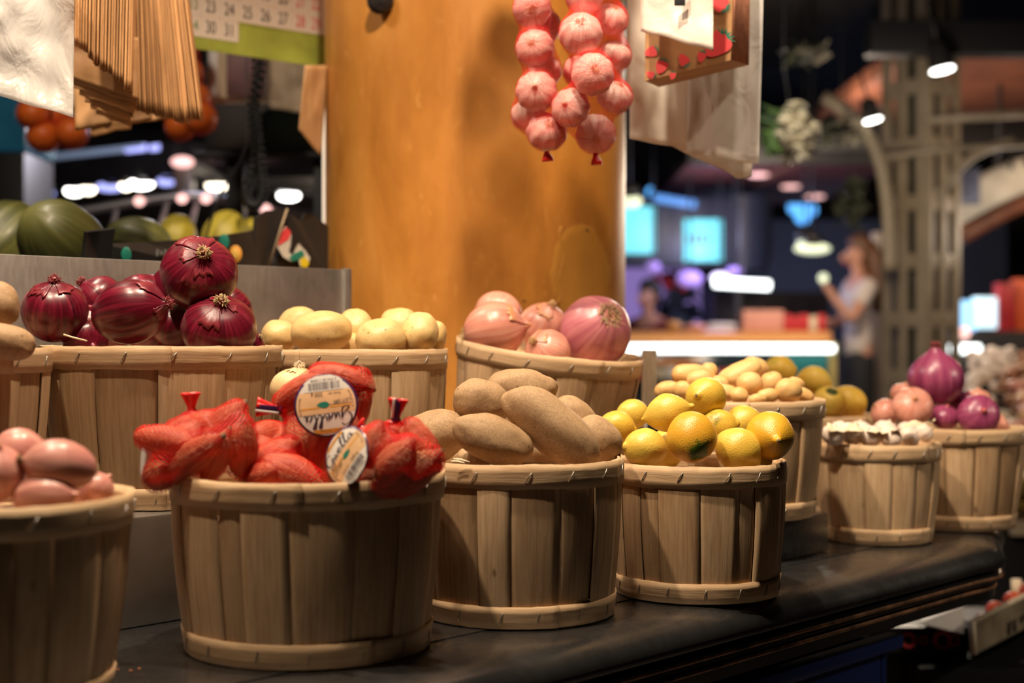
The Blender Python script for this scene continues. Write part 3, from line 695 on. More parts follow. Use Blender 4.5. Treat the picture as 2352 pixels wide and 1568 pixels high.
onion('shallot','pink shallot beyond the left edge in the front left basket','shallot',-130,1112,1.25,120,(.5,-.4,.6),sh,PROF_ONION,907,GS)
onion('shallot','pale pink shallot beyond the left edge at the back of the front left basket','shallot',-70,1100,1.335,120,(-.5,.4,.6),sh,PROF_ONION,908,GS)
onion('shallot','pink shallot in the far corner beyond the left edge of the front left basket','shallot',-190,1108,1.30,120,(.2,.6,.5),sh,PROF_ONION,909,GS)
onion('yellow_onion','pale golden onion with peeling skin behind the top netted pack','onion',684,896,1.625,126,(.10,-.15,.97),M['yellow_onion'],PROF_FLAT,950,None,flakes=4,neck=True,flmat='flake_pale')
# ------------------------------------------------------------------ netted packs
def text_mesh(body,size=1.0,shear=0.0,align='CENTER',sx=1.0):
    cu=bpy.data.curves.new('text','FONT'); cu.body=body; cu.size=size; cu.shear=shear; cu.align_x=align; cu.align_y='CENTER'
    o=bpy.data.objects.new('text',cu); C.objects.link(o); bpy.context.view_layer.update()
    me=bpy.data.meshes.new_from_object(o.evaluated_get(bpy.context.evaluated_depsgraph_get()))
    v=[Vector((p.co.x*sx,p.co.y,0)) for p in me.vertices]; f=[list(p.vertices) for p in me.polygons]
    bpy.data.objects.remove(o); bpy.data.curves.remove(cu); bpy.data.meshes.remove(me); return v,f
def glyphs(w,h,n,seed,fill=.62):
    """a row of irregular marks, like print too small or blurred to read"""
    rnd=random.Random(seed); v=[];f=[]; x=-w/2; st=w/n
    for k in range(n):
        if rnd.random()>.88: x+=st; continue
        a=st*fill*rnd.uniform(.6,1.1); y0=-h/2+h*rnd.choice([0,0,.0,.25]); y1=h/2-h*rnd.choice([0,.25,.4]); sl=rnd.uniform(-.15,.15)*st; b=len(v)
        v+=[Vector((x,y0,0)),Vector((x+a,y0,0)),Vector((x+a+sl,y1,0)),Vector((x+sl,y1,0))]; f.append([b,b+1,b+2,b+3]); x+=st
    return v,f
def ray_hull(spheres, n, m, pad, smooth=3, axis=None):
    """star shaped skin round a set of spheres, in directions (u,t)"""
    cs=np.array([s[0] for s in spheres]); rs=np.array([s[1]+pad for s in spheres])
    U,Tt=np.meshgrid(np.arange(n)/n,(np.arange(m+1))/m); ph=np.pi*(Tt-.5); th=2*np.pi*U
    D=np.stack([np.cos(ph)*np.cos(th),np.cos(ph)*np.sin(th),np.sin(ph)],-1)
    b=D@cs.T; cc=(cs**2).sum(1); disc=b*b-cc+rs**2
    h=np.where(disc>0,b+np.sqrt(np.maximum(disc,0)),0).max(-1); raw=h.copy()
    for _ in range(smooth):
        a=(np.roll(h,1,1)+np.roll(h,-1,1)+h)/3
        a=(np.vstack([a[:1],a[:-1]])+np.vstack([a[1:],a[-1:]])+a)/3
        h=np.maximum(a,raw)
    a=(np.roll(h,1,1)+np.roll(h,-1,1)+h*2)/4; h=np.maximum(a,raw*.995)
    h[0]=h[0].mean(); h[-1]=h[-1].mean()
    return D,h
def net_mesh(name,D,h,mat,parent,rot=None,loc=None):
    m,n=h.shape[0]-1,h.shape[1]
    def fn(x,t):
        j=int(round(t*m)); i=int(round(x*n))%n; d=D[j,i]; return Vector(d)*float(h[j,i])
    v,f,uv=surf(fn,n,m); return mesh(name,v,f,mat,parent,uv,True,loc,rot)

def shallot_body(mb_or_none,a,r,seed):
    ph=seed*1.37
    def fn(x,t):
        rr,z=interp([(0,-1.0),(.25,-.95),(.62,-.72),(.92,-.30),(1,.05),(.86,.40),(.58,.66),(.34,.82),(.22,.95),(.12,1.04),(0,1.06)],t); th=2*PI*x
        k=1+.06*nz(cos(th)*1.4+ph,sin(th)*1.4,z*1.3)+.02*sin(th*5+ph)
        return Vector((r*rr*k*cos(th),r*rr*k*sin(th),a*z+.0))
    return surf(fn,26,22)
def pack(label,inlabel,u,v,Y,wx,wz,wy,seed,count=9,tails=(),wrap_label=None,spec=None,group='red netted packs of shallots',sl=.029,sr=.0155):
    """a red net of shallots; wx, wz px wide and tall, wy metres deep"""
    rnd=random.Random(seed); c=P(u,v,Y); A=S(wx,Y)/2; Cz=S(wz,Y)/2; B=wy/2
    t=thing('shallot_pack',label,'netted shallots',c,(0,0,0),group)
    it=[]
    if spec:
        for (du,dv,dy,ax,l,r) in spec: it.append([Vector((S(du,Y),dy,-S(dv,Y))),Vector(ax).normalized(),l,r])
    for k in range(count):
        d=Vector((rnd.gauss(0,1),rnd.gauss(0,1),rnd.gauss(0,1))).normalized()*rnd.random()**.4
        l=sl*rnd.uniform(.85,1.15); r=sr*rnd.uniform(.9,1.12)
        it.append([Vector((d.x*(A-r),d.y*(B-r),d.z*(Cz-r))),Vector((rnd.gauss(0,1),rnd.gauss(0,.6),rnd.gauss(0,.5))).normalized(),l,r])
    nf=len(spec) if spec else 0
    for _ in range(90):
        for i in range(len(it)):
            for j in range(i):
                p=[it[i][0]+it[i][1]*it[i][2]*k*.62 for k in (-1,0,1)]; q=[it[j][0]+it[j][1]*it[j][2]*k*.62 for k in (-1,0,1)]
                for x in p:
                    for y in q:
                        w=x-y; dd=w.length; mn=(it[i][3]+it[j][3])*.90
                        if 1e-6<dd<mn:
                            w=w/dd*(mn-dd)*.22
                            if i>=nf: it[i][0]+=w
                            if j>=nf: it[j][0]-=w
        for i in range(nf,len(it)):
            e=it[i]
            for k in (-1,1):
                x=e[0]+e[1]*e[2]*.62*k; g=Vector((x.x/(A-e[3]),x.y/(B-e[3]),x.z/(Cz-e[3])))
                if g.length>1: e[0]-=(x-x/g.length)*.5
    sp=[]
    for k,(p,ax,l,r) in enumerate(it):
        vv,ff,uv=shallot_body(None,l,r,seed*7+k)
        o=mesh('bagged_shallot',vv,ff,M['bagged'],None,uv,True,c+p,axisq(ax)); tag(o,inlabel,'shallot',group='shallots inside netted packs')
        for q in (-.62,-.3,0,.3,.62): sp.append((p+ax*l*q,r*(1-.5*q*q)))
    D,h=ray_hull(sp,120,80,.0010,16)
    net_mesh('net',D,h,M['net'],t)
    for (du,dv,dy,ax,ln,clip) in tails:
        p=Vector((S(du,Y),dy,-S(dv,Y))); ax=Vector(ax).normalized(); mb=MB(); y_=Vector((0,1,0)); y_=(y_-ax*y_.dot(ax)).normalized(); q=Matrix((y_.cross(ax),y_,ax)).transposed().to_quaternion()
        def fn(x,tt,ln=ln):
            th=2*PI*x; r=(.0085*(1-tt/.22)+.0035 if tt<.22 else .0035+.0055*((tt-.22)/.78)**1.3)*(1+.25*sin(th*5+2)*tt); 
            return Vector((r*cos(th),r*.55*sin(th)+.001*sin(th*3)*tt,ln*(tt-.22)))
        mb.grid(lambda x,y:fn(x,y),28,10)
        solid(mb.build('net_tail',M['net_solid'],t,loc=p,rot=q),.0005)
        if clip:
            mb=MB(); mb.box((0,-.0035,ln*.42),(.0075,.0024,ln*.75),bev=.0008); mb.tube([(0,-.001,.0012),(0,-.001,-.0008)],.0052,14)
            cl=mb.build('clip',M['violet_plastic'],t,loc=p,rot=q,angle=40)
            mb=MB(); mb.box((-.0033,-.0040,ln*.42),(.0028,.0022,ln*.76),bev=.0006); mb.build('clip_edge',M['white_plastic'],cl)
    return t

def stroke(pts,w,n=8):
    """flat ribbon of varying width through 2D points"""
    out=[]; P2=[Vector((*interp(pts,k/(n*(len(pts)-1))),0)) for k in range(n*(len(pts)-1)+1)]
    v=[];f=[]
    for i,p in enumerate(P2):
        d=P2[min(i+1,len(P2)-1)]-P2[max(i-1,0)]; d=d.normalized() if d.length>1e-9 else Vector((1,0,0)); nn=Vector((-d.y,d.x,0))
        ww=w*(.55+.75*abs(d.y))*.5*min(1,.35+min(i,len(P2)-1-i)/6); v+=[p+nn*ww,p-nn*ww]
    for i in range(len(P2)-1): f.append([2*i,2*i+1,2*i+3,2*i+2])
    return v,f
def round_label(t,loc,q,R,bend,roll,part='paper_label'):
    """round printed paper label, its print as sub-parts; bent round the pack"""
    rz=Matrix.Rotation(roll,3,'Z')
    def warp(v,lift=0.0):
        out=[]
        for x in v:
            y=rz@Vector((x[0],x[1],0)); y=y*R
            out.append(Vector((y.x,y.y,-bend*y.y*y.y-bend*.6*y.x*y.x+lift)))
        return out
    def disc(r0,r1,n=64,k=10,lift=0):
        v=[];f=[]
        for j in range(k+1):
            r=r0+(r1-r0)*j/k
            for i in range(n): v.append((r*cos(2*PI*i/n),r*sin(2*PI*i/n)))
        for j in range(k):
            for i in range(n): f.append([j*n+i,j*n+(i+1)%n,(j+1)*n+(i+1)%n,(j+1)*n+i])
        return warp(v,lift),f
    def grid2(x0,x1,y0,y1,nx=10,ny=8,lift=0,clip=None):
        v=[];f=[]
        for j in range(ny+1):
            for i in range(nx+1):
                x=x0+(x1-x0)*i/nx; y=y0+(y1-y0)*j/ny
                if clip:
                    m=math.sqrt(max(0,clip*clip-y*y)); x=max(-m,min(m,x))
                v.append((x,y))
        for j in range(ny):
            for i in range(nx): f.append([j*(nx+1)+i,j*(nx+1)+i+1,(j+1)*(nx+1)+i+1,(j+1)*(nx+1)+i])
        return warp(v,lift),f
    e=.00012
    lab=mesh(part,*disc(0.0,1.0),M['violet_plastic'],t,loc=loc,rot=q); solid(lab,.0004,1)
    def sub(name,vf,mat):
        v,f=vf; return mesh(name,v,f,mat,lab,smooth=False)
    sub('face',disc(0.0,.93,lift=e),M['paper'])
    sub('peach_band',grid2(-1,1,-.46,.26,14,10,2*e,.925),M['label_peach'])
    sub('orange_rule',grid2(-.80,-.10,.035,.085,8,1,3*e),M['label_orange']); sub('orange_rule',grid2(.22,.80,.035,.085,8,1,3*e),M['label_orange'])
    sub('thin_rule',grid2(-.80,-.05,-.01,.005,8,1,3*e),M['ink'])
    mb=MB(); L=[(.0,-.02),(.10,.07),(.25,.06),(.40,-.02),(.28,-.10),(.10,-.11),(0,-.02)]
    v=[(.02,-.02)]+[interp(L,k/30) for k in range(30)]; f=[[0,1+k,1+(k+1)%30] for k in range(30)]
    sub('leaf_emblem',(warp([(x-.12,y) for x,y in v],4*e),f),M['leaf_green'])
    sub('banner',grid2(-.45,.45,.74,.86,10,2,3*e,.93),M['label_orange'])
    def txt(s,x,y,size,mat,shear=0,name='lettering',sx=1.0,rot=0):
        v,f=text_mesh(s,size,shear,sx=sx); c_,s_=cos(rot),sin(rot)
        sub(name,(warp([(x+a.x*c_-a.y*s_,y+a.x*s_+a.y*c_) for a in v],5*e),f),mat)
    v,f=glyphs(.74,.05,16,3); sub('lettering',(warp([(a.x,a.y+.80) for a in v],5*e),f),M['ink'])
    # barcode block
    sub('barcode_panel',grid2(-.58,.62,-.96,-.46,10,5,4*e,.985),M['paper'])
    rnd=random.Random(5); mb=MB(); x=-.48
    while x<.50:
        w=rnd.choice([.010,.010,.02,.028]); mb.add(*grid2(x,x+w,-.74,-.50,1,3,5*e)); x+=w+rnd.choice([.012,.016,.026])
    mb.build('barcode',M['ink'],lab,False)
    txt('3 474130 710008',0,-.81,.115,M['ink'])
    txt('250 g',.25,-.36,.17,M['ink']); txt('Poids net :',-.28,-.36,.10,M['ink']); txt('LOT:280',-.52,-.10,.15,M['ink_black'],rot=.1)
    for an in (-2.75,-2.95,3.1,-.25,.0,.2):
        v,f=glyphs(.20,.04,6,int(an*100)); c_,s_=cos(an+PI/2),sin(an+PI/2); sub('lettering',(warp([(.83*cos(an)+a.x*c_-a.y*s_,.83*sin(an)+a.x*s_+a.y*c_) for a in v],5*e),f),M['ink'])
    # handwritten name
    W=[[(-.44,.62),(-.52,.70),(-.66,.66),(-.76,.50),(-.74,.34),(-.62,.27),(-.50,.34),(-.47,.46),(-.47,.30),(-.52,.10),(-.66,.07),(-.70,.14),(-.55,.24)],
       [(-.40,.44),(-.38,.32),(-.33,.27),(-.27,.42),(-.25,.30),(-.20,.27),(-.13,.40),(-.12,.45)],
       [(-.08,.35),(.02,.40),(.00,.47),(-.06,.44),(-.08,.33),(-.02,.27),(.06,.30),(.12,.38)],
       [(.10,.32),(.20,.52),(.27,.70),(.22,.73),(.17,.58),(.17,.36),(.22,.27),(.29,.33)],
       [(.27,.34),(.38,.54),(.46,.72),(.40,.74),(.35,.58),(.35,.36),(.40,.27),(.46,.32)],
       [(.64,.44),(.56,.46),(.49,.38),(.50,.29),(.57,.28),(.63,.36),(.65,.45),(.65,.32),(.69,.27),(.74,.31)]]
    mb=MB()
    for w in W:
        v,f=stroke(w,.036); mb.add(warp([(a.x,a.y*.92+.02) for a in v],5*e),f)
    mb.build('script_lettering',M['ink'],lab,False)
    return lab
def facing(nrm,up=(0,0,1)):
    z=Vector(nrm).normalized(); x=Vector(up).cross(z).normalized(); y=z.cross(x)
    return Matrix((x,y,z)).transposed().to_quaternion()

IN='papery brown shallot packed inside a red net in the front basket'
b1=pack('red netted shallot pack hanging over the left rim of its basket',IN,462,1020,1.455,244,150,.105,11,4,tails=[(-22,-80,.0,(-.05,-.1,1),.022,False)],
  spec=[(-78,62,-.032,(.25,-.5,.3),.024,.0165),(-60,-12,-.034,(.95,-.2,-.15),.036,.0155),(2,22,-.040,(.8,-.3,.55),.042,.0165),(52,20,-.034,(.45,-.2,.9),.032,.0145),(98,5,-.012,(.1,-.3,.95),.034,.0165),(48,-42,-.004,(.75,.0,.75),.036,.0150),(-10,-40,.0,(.9,.1,.2),.034,.0160)])
b2=pack('topmost red netted shallot pack with a round white label upside down',IN,745,950,1.50,196,222,.090,12,3,tails=[(-96,-10,-.012,(-.98,-.12,.12),.032,True),(92,34,-.018,(.85,-.3,-.40),.022,True)],
  spec=[(10,62,-.022,(.35,-.1,.9),.036,.0200),(-52,68,-.018,(.2,-.1,-.9),.030,.0165),(56,48,-.012,(.1,0,.95),.030,.0150),(-48,-50,-.010,(.85,-.2,.5),.036,.0165),(40,-76,-.004,(.9,0,-.25),.036,.0170),(76,-30,.0,(.15,0,.95),.038,.0150),(0,0,-.008,(.9,0,.2),.036,.0190)])
round_label(b2,Vector((S(16,1.5),-.0435,-S(-24,1.5))),facing((.02,-.985,.17)),S(143,1.5)/2,2.6,math.radians(187))
b3=pack('red netted shallot pack at the right rim with its label turned on edge',IN,878,1046,1.425,252,138,.092,13,3,tails=[(30,-84,.006,(.12,-.1,1),.026,True)],
  spec=[(35,18,-.030,(.55,-.3,.75),.034,.0205),(80,32,-.026,(.75,-.2,.62),.034,.0165),(92,-22,.0,(-.55,.1,.85),.032,.0150),(-18,-6,-.020,(.3,-.2,.95),.034,.0170),(-80,20,-.012,(.3,-.2,.9),.032,.0180),(15,52,-.030,(.95,-.1,.1),.030,.0125),(-30,46,-.026,(.9,-.1,.3),.028,.0140)])
round_label(b3,Vector((S(-74,1.425),-.043,-S(-8,1.425))),facing((-.62,-.72,.22),(.35,0,.93)),S(136,1.425)/2,3.4,math.radians(72))
b4=pack('red netted shallot pack low between the left and right ones',IN,652,1068,1.475,178,96,.085,14,3,
  spec=[(30,12,-.030,(.85,-.2,-.35),.036,.0185),(-42,22,-.030,(.6,-.5,.3),.026,.0150),(-20,-24,-.008,(.8,0,.4),.030,.0150)])
b5=pack('red netted shallot pack half hidden behind the low middle one',IN,612,1020,1.545,104,104,.07,15,4)
# white label sticking out at the left end of the left pack
mb=MB()
mb.surf(lambda x,t: Vector((.019*sin(PI*t)*cos(2*PI*x),.026*sin(PI*t)*sin(2*PI*x),.0006*(t-.5)-2.0*(sin(PI*t)*cos(2*PI*x)*.019)**2)),28,10)
mb.build('paper_label',M['white_plastic'],b1,loc=Vector((S(-120,1.455),-.014,-S(22,1.455))),rot=facing((-.86,-.5,.1)))

# ------------------------------------------------------------------ garlic sleeves hanging before the column
NZ=220
def sleeve(label,bulbs,zlo,zhi,Y,seed,labels):
    """bulbs: (u,v,dY,w px,axis)"""
    nb=len(bulbs); u0=bulbs[0][0]-8; bulbs=bulbs+[(u0-10+(k%2)*36,-150-k*64,.03*((k%3)-1),84,(.3*(k%3-1),-.8,.4)) for k in range(7)]; labels=labels+['garlic bulb above the photo edge in the '+('left' if seed==31 else 'right')+' net']*7
    rnd=random.Random(seed); c=P(sum(b[0] for b in bulbs)/len(bulbs),170,Y)
    t=thing('garlic_net',label,'garlic net',c,(0,0,0),'long red nets of garlic')
    sp=[]
    for k,(u,v,dy,w,ax) in enumerate(bulbs):
        o=onion('garlic_bulb',labels[k],'garlic',u,v,Y+dy,w*1.04,tuple(-q for q in ax) if k%4!=1 else ax,M['garlic'],PROF_FLAT,seed*20+k,'garlic bulbs in the hanging nets',lobes=9,roots=(k%4!=1),n=54)
        sp.append((P(u,v,Y+dy)-c,S(w,Y+dy)/2*1.03))
    zs=np.linspace(P(0,zlo,Y).z-c.z,P(0,zhi,Y).z-c.z,NZ); n=72; th=2*np.pi*np.arange(n)/n
    ax=np.zeros((NZ,2)); R=np.zeros((NZ,n)); 
    for j,z in enumerate(zs):
        w=[(s[0],math.sqrt(max(0,(s[1]*1.12+.002)**2-(z-s[0].z)**2))) for s in sp]; w=[x for x in w if x[1]>0]
        if w:
            tot=sum(x[1] for x in w); ax[j]=(sum(x[0].x*x[1] for x in w)/tot,sum(x[0].y*x[1] for x in w)/tot)
        elif j: ax[j]=ax[j-1]
    for j in range(NZ-1,-1,-1):
        if not ax[j].any() and j<NZ-1: ax[j]=ax[j+1]
    for _ in range(14): ax[1:-1]=(ax[:-2]+ax[1:-1]*2+ax[2:])/4
    for j,z in enumerate(zs):
        for s,r in sp:
            q=(r+.0015)**2-(z-s.z)**2
            if q<=0: continue
            dx=np.cos(th); dy=np.sin(th); b=(s.x-ax[j,0])*dx+(s.y-ax[j,1])*dy; d2=(s.x-ax[j,0])**2+(s.y-ax[j,1])**2
            disc=b*b-d2+q; R[j]=np.maximum(R[j],np.where(disc>0,b+np.sqrt(np.maximum(disc,0)),0))
    raw=R.copy()
    for _ in range(70):
        a=(np.roll(R,1,1)+np.roll(R,-1,1)+R)/3; a=(np.vstack([a[:1]*.2,a[:-1]])+np.vstack([a[1:],a[-1:]])+a)/3; R=np.maximum(a,raw)
    R=np.maximum(R,.003)
    mb=MB(); v=[];f=[];uv=[]
    for j in range(NZ):
        for i in range(n): v.append((ax[j,0]+R[j,i]*cos(th[i]),ax[j,1]+R[j,i]*sin(th[i]),zs[j]))
    for j in range(NZ-1):
        for i in range(n):
            f.append([j*n+i,j*n+(i+1)%n,(j+1)*n+(i+1)%n,(j+1)*n+i])
            for a,b in ((i,j),(i+1,j),(i+1,j+1),(i,j+1)): uv.append((a/n,b/119))
    mesh('net',v,f,M['net_garlic'],t,uv)
    mb=MB(); x0,y0=ax[0]; z0=zs[0]
    mb.tube([(x0,y0,z0+.004),(x0,y0,z0-.001),(x0,y0,z0-.004),(x0+.001,y0,z0-.010),(x0+.0015,y0,z0-.015)],[.005,.0035,.0045,.0075,.0085],10,flat=.6)
    mb.build('knot',M['net_solid'],t)
    return t
YG=2.03
sleeve('left one of the two red nets of garlic hanging before the column',
 [(1256,302,0,88,(.1,-.75,.3)),(1232,210,-.01,90,(-.1,-.85,.1)),(1228,110,-.01,84,(-.2,-.85,.1)),(1222,20,-.01,84,(.0,-.8,-.2)),(1226,-70,0,86,(.2,-.7,.5)),(1214,265,.045,76,(0,.5,1)),(1252,160,.05,74,(.3,.5,.6)),(1250,60,.05,74,(0,.7,.3)),(1210,-25,.05,74,(.4,.5,.2))],346,-600,YG,31,
 ['lowest garlic bulb of the left net','garlic bulb with dark roots second from the bottom of the left net','garlic bulb third from the bottom at the left net front','garlic bulb at the top edge of the photo in the left net','garlic bulb above the photo edge in the left net']+['garlic bulb at the back of the left net']*4)
sleeve('right one of the two red nets of garlic hanging before the column',
 [(1368,308,.01,88,(.0,-.8,-.4)),(1311,248,-.02,86,(-.35,-.8,.1)),(1362,170,-.045,94,(.05,-.98,.1)),(1334,76,-.03,96,(-.05,-.85,.45)),(1411,222,.02,80,(.3,-.5,.7)),(1411,128,.03,76,(.3,-.3,.8)),(1402,44,.02,78,(.3,-.5,.6)),(1342,-10,-.01,84,(-.2,-.8,.2)),(1390,-60,.01,84,(.2,-.6,.5)),(1330,165,.05,72,(.3,.5,.6))],352,-600,YG-.01,32,
 ['lowest garlic bulb of the right net','garlic bulb low at the left side of the right net','garlic bulb in the middle of the right net showing its round root plate','big garlic bulb in the upper middle of the right net','garlic bulb low at the right side of the right net','garlic bulb halfway up the right side of the right net','garlic bulb high on the right side of the right net','garlic bulb at the top photo edge in the right net','garlic bulb above the photo edge in the right net','garlic bulb at the back of the right net'])

NZ=150
def shading_net():
    t=[]; bl=[(1092+(k%2)*44,-150-k*44,.035*((k%3)-1),86,(.2*(k%3-1),-.8,.3)) for k in range(12)]
    return bl
_b=shading_net()  # extra net out of view, added for its shadow on the column
t=thing('garlic_net','added unseen red net of garlic hung high to shade the column','garlic net',P(1115,-400,YG+.02),(0,0,0),'long red nets of garlic'); sp=[]
for k,(u,v,dy,w,ax) in enumerate(_b):
    onion('garlic_bulb','garlic bulb in the added unseen net that shades the column','garlic',u,v,YG+.02+dy,w,ax,M['garlic'],PROF_FLAT,900+k,'garlic bulbs in the hanging nets',lobes=9,n=32); sp.append((P(u,v,YG+.02+dy)-t.location,S(w,YG)/2*1.04))
mb=MB()
def un(x,y):
    z=S(250,YG)*1.16*(y*2-1); r=S(62,YG)*min(1,math.sqrt(max(0,1-abs(y*2-1)**6)))+.002; return Vector((r*1.12*cos(2*PI*x),r*1.35*sin(2*PI*x),z))
mb.grid(un,48,40); mb.build('net',M['net_garlic'],t)
# ------------------------------------------------------------------ column and setting
mb=MB(); mb.grid(lambda x,y: Vector((.289*cos(2*PI*x),.289*sin(2*PI*x),y*3.55)),96,40)
column=mb.build('plaster_column',M['plaster'],None,loc=(-.0707,2.75,0.0)); tag(column,'thick round column plastered in ochre yellow behind the back baskets','column')
def colp(u,v,r=.289):
    """point of the column surface seen at pixel u,v, in column coordinates"""
    d=Vector(((u-1176)/FPX,1,-(v-784)/FPX)); c=Vector((-.0707,2.75)); a=d.x*d.x+1; b=-2*(d.x*c.x+c.y); cc=c.length_squared-r*r
    s=(-b-math.sqrt(max(0,b*b-4*a*cc)))/(2*a); p=d*s; return Vector((p.x-c.x,p.y-c.y,EYE+p.z))
def pf(x,t):
    an=2*PI*x; rr=(1-t)
    k=1+.10*nz(cos(an)*1.5,sin(an)*1.5,4)+.05*nz(cos(an)*5,sin(an)*5,4)
    uu=1330+62*rr*k*cos(an)*(1 if sin(an)>0 else 1.12); vv=612-(98*rr*k*sin(an) if sin(an)>0 else 118*rr*k*sin(an))
    return colp(uu,vv,.289+.0012*min(1,t*9))
vv_=[];ff_=[];N=64;K=8
for j in range(K+1):
    for i in range(N): vv_.append(pf(i/N,j/K*.98))
for j in range(K):
    for i in range(N): ff_.append([j*N+i,j*N+(i+1)%N,(j+1)*N+(i+1)%N,(j+1)*N+i])
ff_.append([K*N+i for i in range(N)])
mesh('filler_patch',vv_,ff_,M['patch'],column)
mb=MB(); pts=[colp(1290+k*.2-14*math.sin(k*.9)*.4-max(0,k-8)*2.2,520+k*13,.2895) for k in range(15)]; mb.tube(pts,.0016,6); mb.build('crack_ridge',M['patch'],column)
mb=MB(); 
for (u,v,r) in ((1348,528,.003),(1204,690,.002)): 
    p=colp(u,v,.2895); mb.surf(lambda x,t,p=p,r=r: p+Vector((r*sin(PI*t)*cos(2*PI*x),r*cos(PI*t),r*sin(PI*t)*sin(2*PI*x))),10,6)
    mb.build('nail_hole',M['black'],column); mb=MB()
mb=MB(); p=colp(875,6,.292); mb.surf(lambda x,t: Vector((.024*sin(PI*t)*cos(2*PI*x),-.012-.014*cos(PI*t),.024*sin(PI*t)*sin(2*PI*x))),24,12)
o=mb.build('round_knob',M['black_gloss'],None,loc=p+Vector((-.0707,2.75,0))); tag(o,'round black knob at the top of the ochre column','knob')
mb=MB(); q=P(745.5,0,2.70); mb.tube([(q.x,q.y,.86),(q.x,q.y,1.62)],.0048,10); o=mb.build('white_conduit',M['white_plastic']); tag(o,'thin white vertical conduit along the left side of the ochre column','conduit')

def struct(name,c,d,mat):
    o=boxobj(name,c,d,mat,None,0,0); o['kind']='structure'; return o
M['floor']=plain('hall_floor',(.09,.075,.065),.35,var=.25,vs=3)
M['ceil']=plain('hall_ceiling',(.020,.017,.016),.8,var=.4,vs=2)
M['wall']=plain('hall_wall',(.035,.032,.036),.8,var=.3,vs=1.5)
struct('floor',(0,6,-.05),(16,22,.1),M['floor']); struct('ceiling',(0,6,3.6),(16,22,.1),M['ceil'])
struct('wall_back',(0,16,1.77),(16,.1,3.53),M['wall']); struct('wall_left',(-7.95,6,1.77),(.1,19.8,3.53),M['wall']); struct('wall_right',(7.95,6,1.77),(.1,19.8,3.53),M['wall']); struct('wall_front',(0,-4.9,1.77),(15.7,.1,3.53),M['wall'])

def lamp(name,col,s): return plain(name,tuple(min(.9,c) for c in col),.4,emit=s,ecol=col)
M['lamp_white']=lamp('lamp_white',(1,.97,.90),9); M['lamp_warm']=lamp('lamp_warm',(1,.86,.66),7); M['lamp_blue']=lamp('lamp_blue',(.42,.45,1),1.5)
M['lamp_pink']=lamp('lamp_pink',(1,.55,.50),1.6); M['tube_light']=lamp('fluorescent_tube',(.93,1,.98),4.5); M['screen_cyan']=lamp('screen_cyan',(.16,.72,.78),.9)
M['window_blue']=lamp('daylight_pane',(.30,.62,1),1.5); M['violet_wall']=lamp('backlit_violet_panel',(.33,.22,.62),.75); M['lamp_cool']=lamp('lamp_cool',(.75,1,.97),8)
M['navy']=plain('navy_fascia',(.035,.045,.075),.4); M['brass']=plain('varnished_wood_edge',(.62,.27,.09),.3); M['glass_dark']=plain('dark_glass',(.02,.03,.035),.1)
M['teal']=plain('teal_panel',(.02,.22,.24),.4); M['redpack']=plain('red_packaging',(.50,.03,.04),.4,var=.3,vs=20); M['pinkbox']=plain('pink_carton',(.62,.30,.24),.6,var=.2,vs=30)
M['canopy']=plain('stained_wood_soffit',(.16,.055,.028),.5,var=.3,vs=6); M['iron']=plain('beige_painted_iron',(.36,.29,.20),.5,var=.15,vs=9)
M['skin']=plain('skin',(.55,.28,.19),.5,sss=.05); M['hair_brown']=plain('brown_hair',(.13,.06,.03),.5,var=.3,vs=40); M['hair_black']=plain('black_hair',(.02,.015,.012),.5)
M['tee']=plain('white_cotton',(.62,.55,.50),.8); M['trousers']=plain('black_cloth',(.02,.02,.022),.8); M['shirt_red']=plain('dark_red_cloth',(.16,.02,.025),.8)
M['eye']=plain('eye_white',(.8,.78,.75),.3); M['petal']=plain('cream_petals',(.62,.55,.40),.6,var=.2,vs=60); M['petal_dim']=plain('shaded_petals',(.12,.105,.075),.7); M['leaf_dark']=plain('dusky_leaf',(.035,.040,.018),.6,var=.3,vs=20); M['leaf']=plain('green_leaf',(.10,.19,.045),.5,var=.3,vs=20)  # dim petals: cream colour darkened to stand in for weak light
M['melon_green']=onion_mat('green_melon_rind',(.030,.036,.007),(.075,.080,.016),(.17,.165,.042),(.16,.16,.045),44,.5,.6,.3); M['melon_yellow']=plain('yellow_melon_rind',(.62,.50,.06),.45,var=.2,vs=9)
M['carton']=plain('black_carton',(.022,.021,.021),.42,var=.2,vs=20); M['carton_edge']=plain('raw_board_edge',(.30,.22,.13),.7)
M['lime']=plain('lime_print',(.40,.46,.07),.5,var=.35,vs=9); M['page']=plain('calendar_page',(.80,.70,.60),.6); M['grid_line']=plain('page_rule',(.76,.60,.44),.6)
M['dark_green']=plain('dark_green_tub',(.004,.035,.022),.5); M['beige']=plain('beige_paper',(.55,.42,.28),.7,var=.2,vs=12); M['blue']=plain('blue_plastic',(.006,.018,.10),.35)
M['chrome']=plain('chrome',(.66,.64,.70),.42,.85); M['cream_bag']=plain('cream_paper',(.70,.58,.42),.55,var=.1,vs=20); M['white_card']=plain('crumpled_white_plastic',(.78,.70,.63),.35,var=.08,vs=30,bmp=.5)

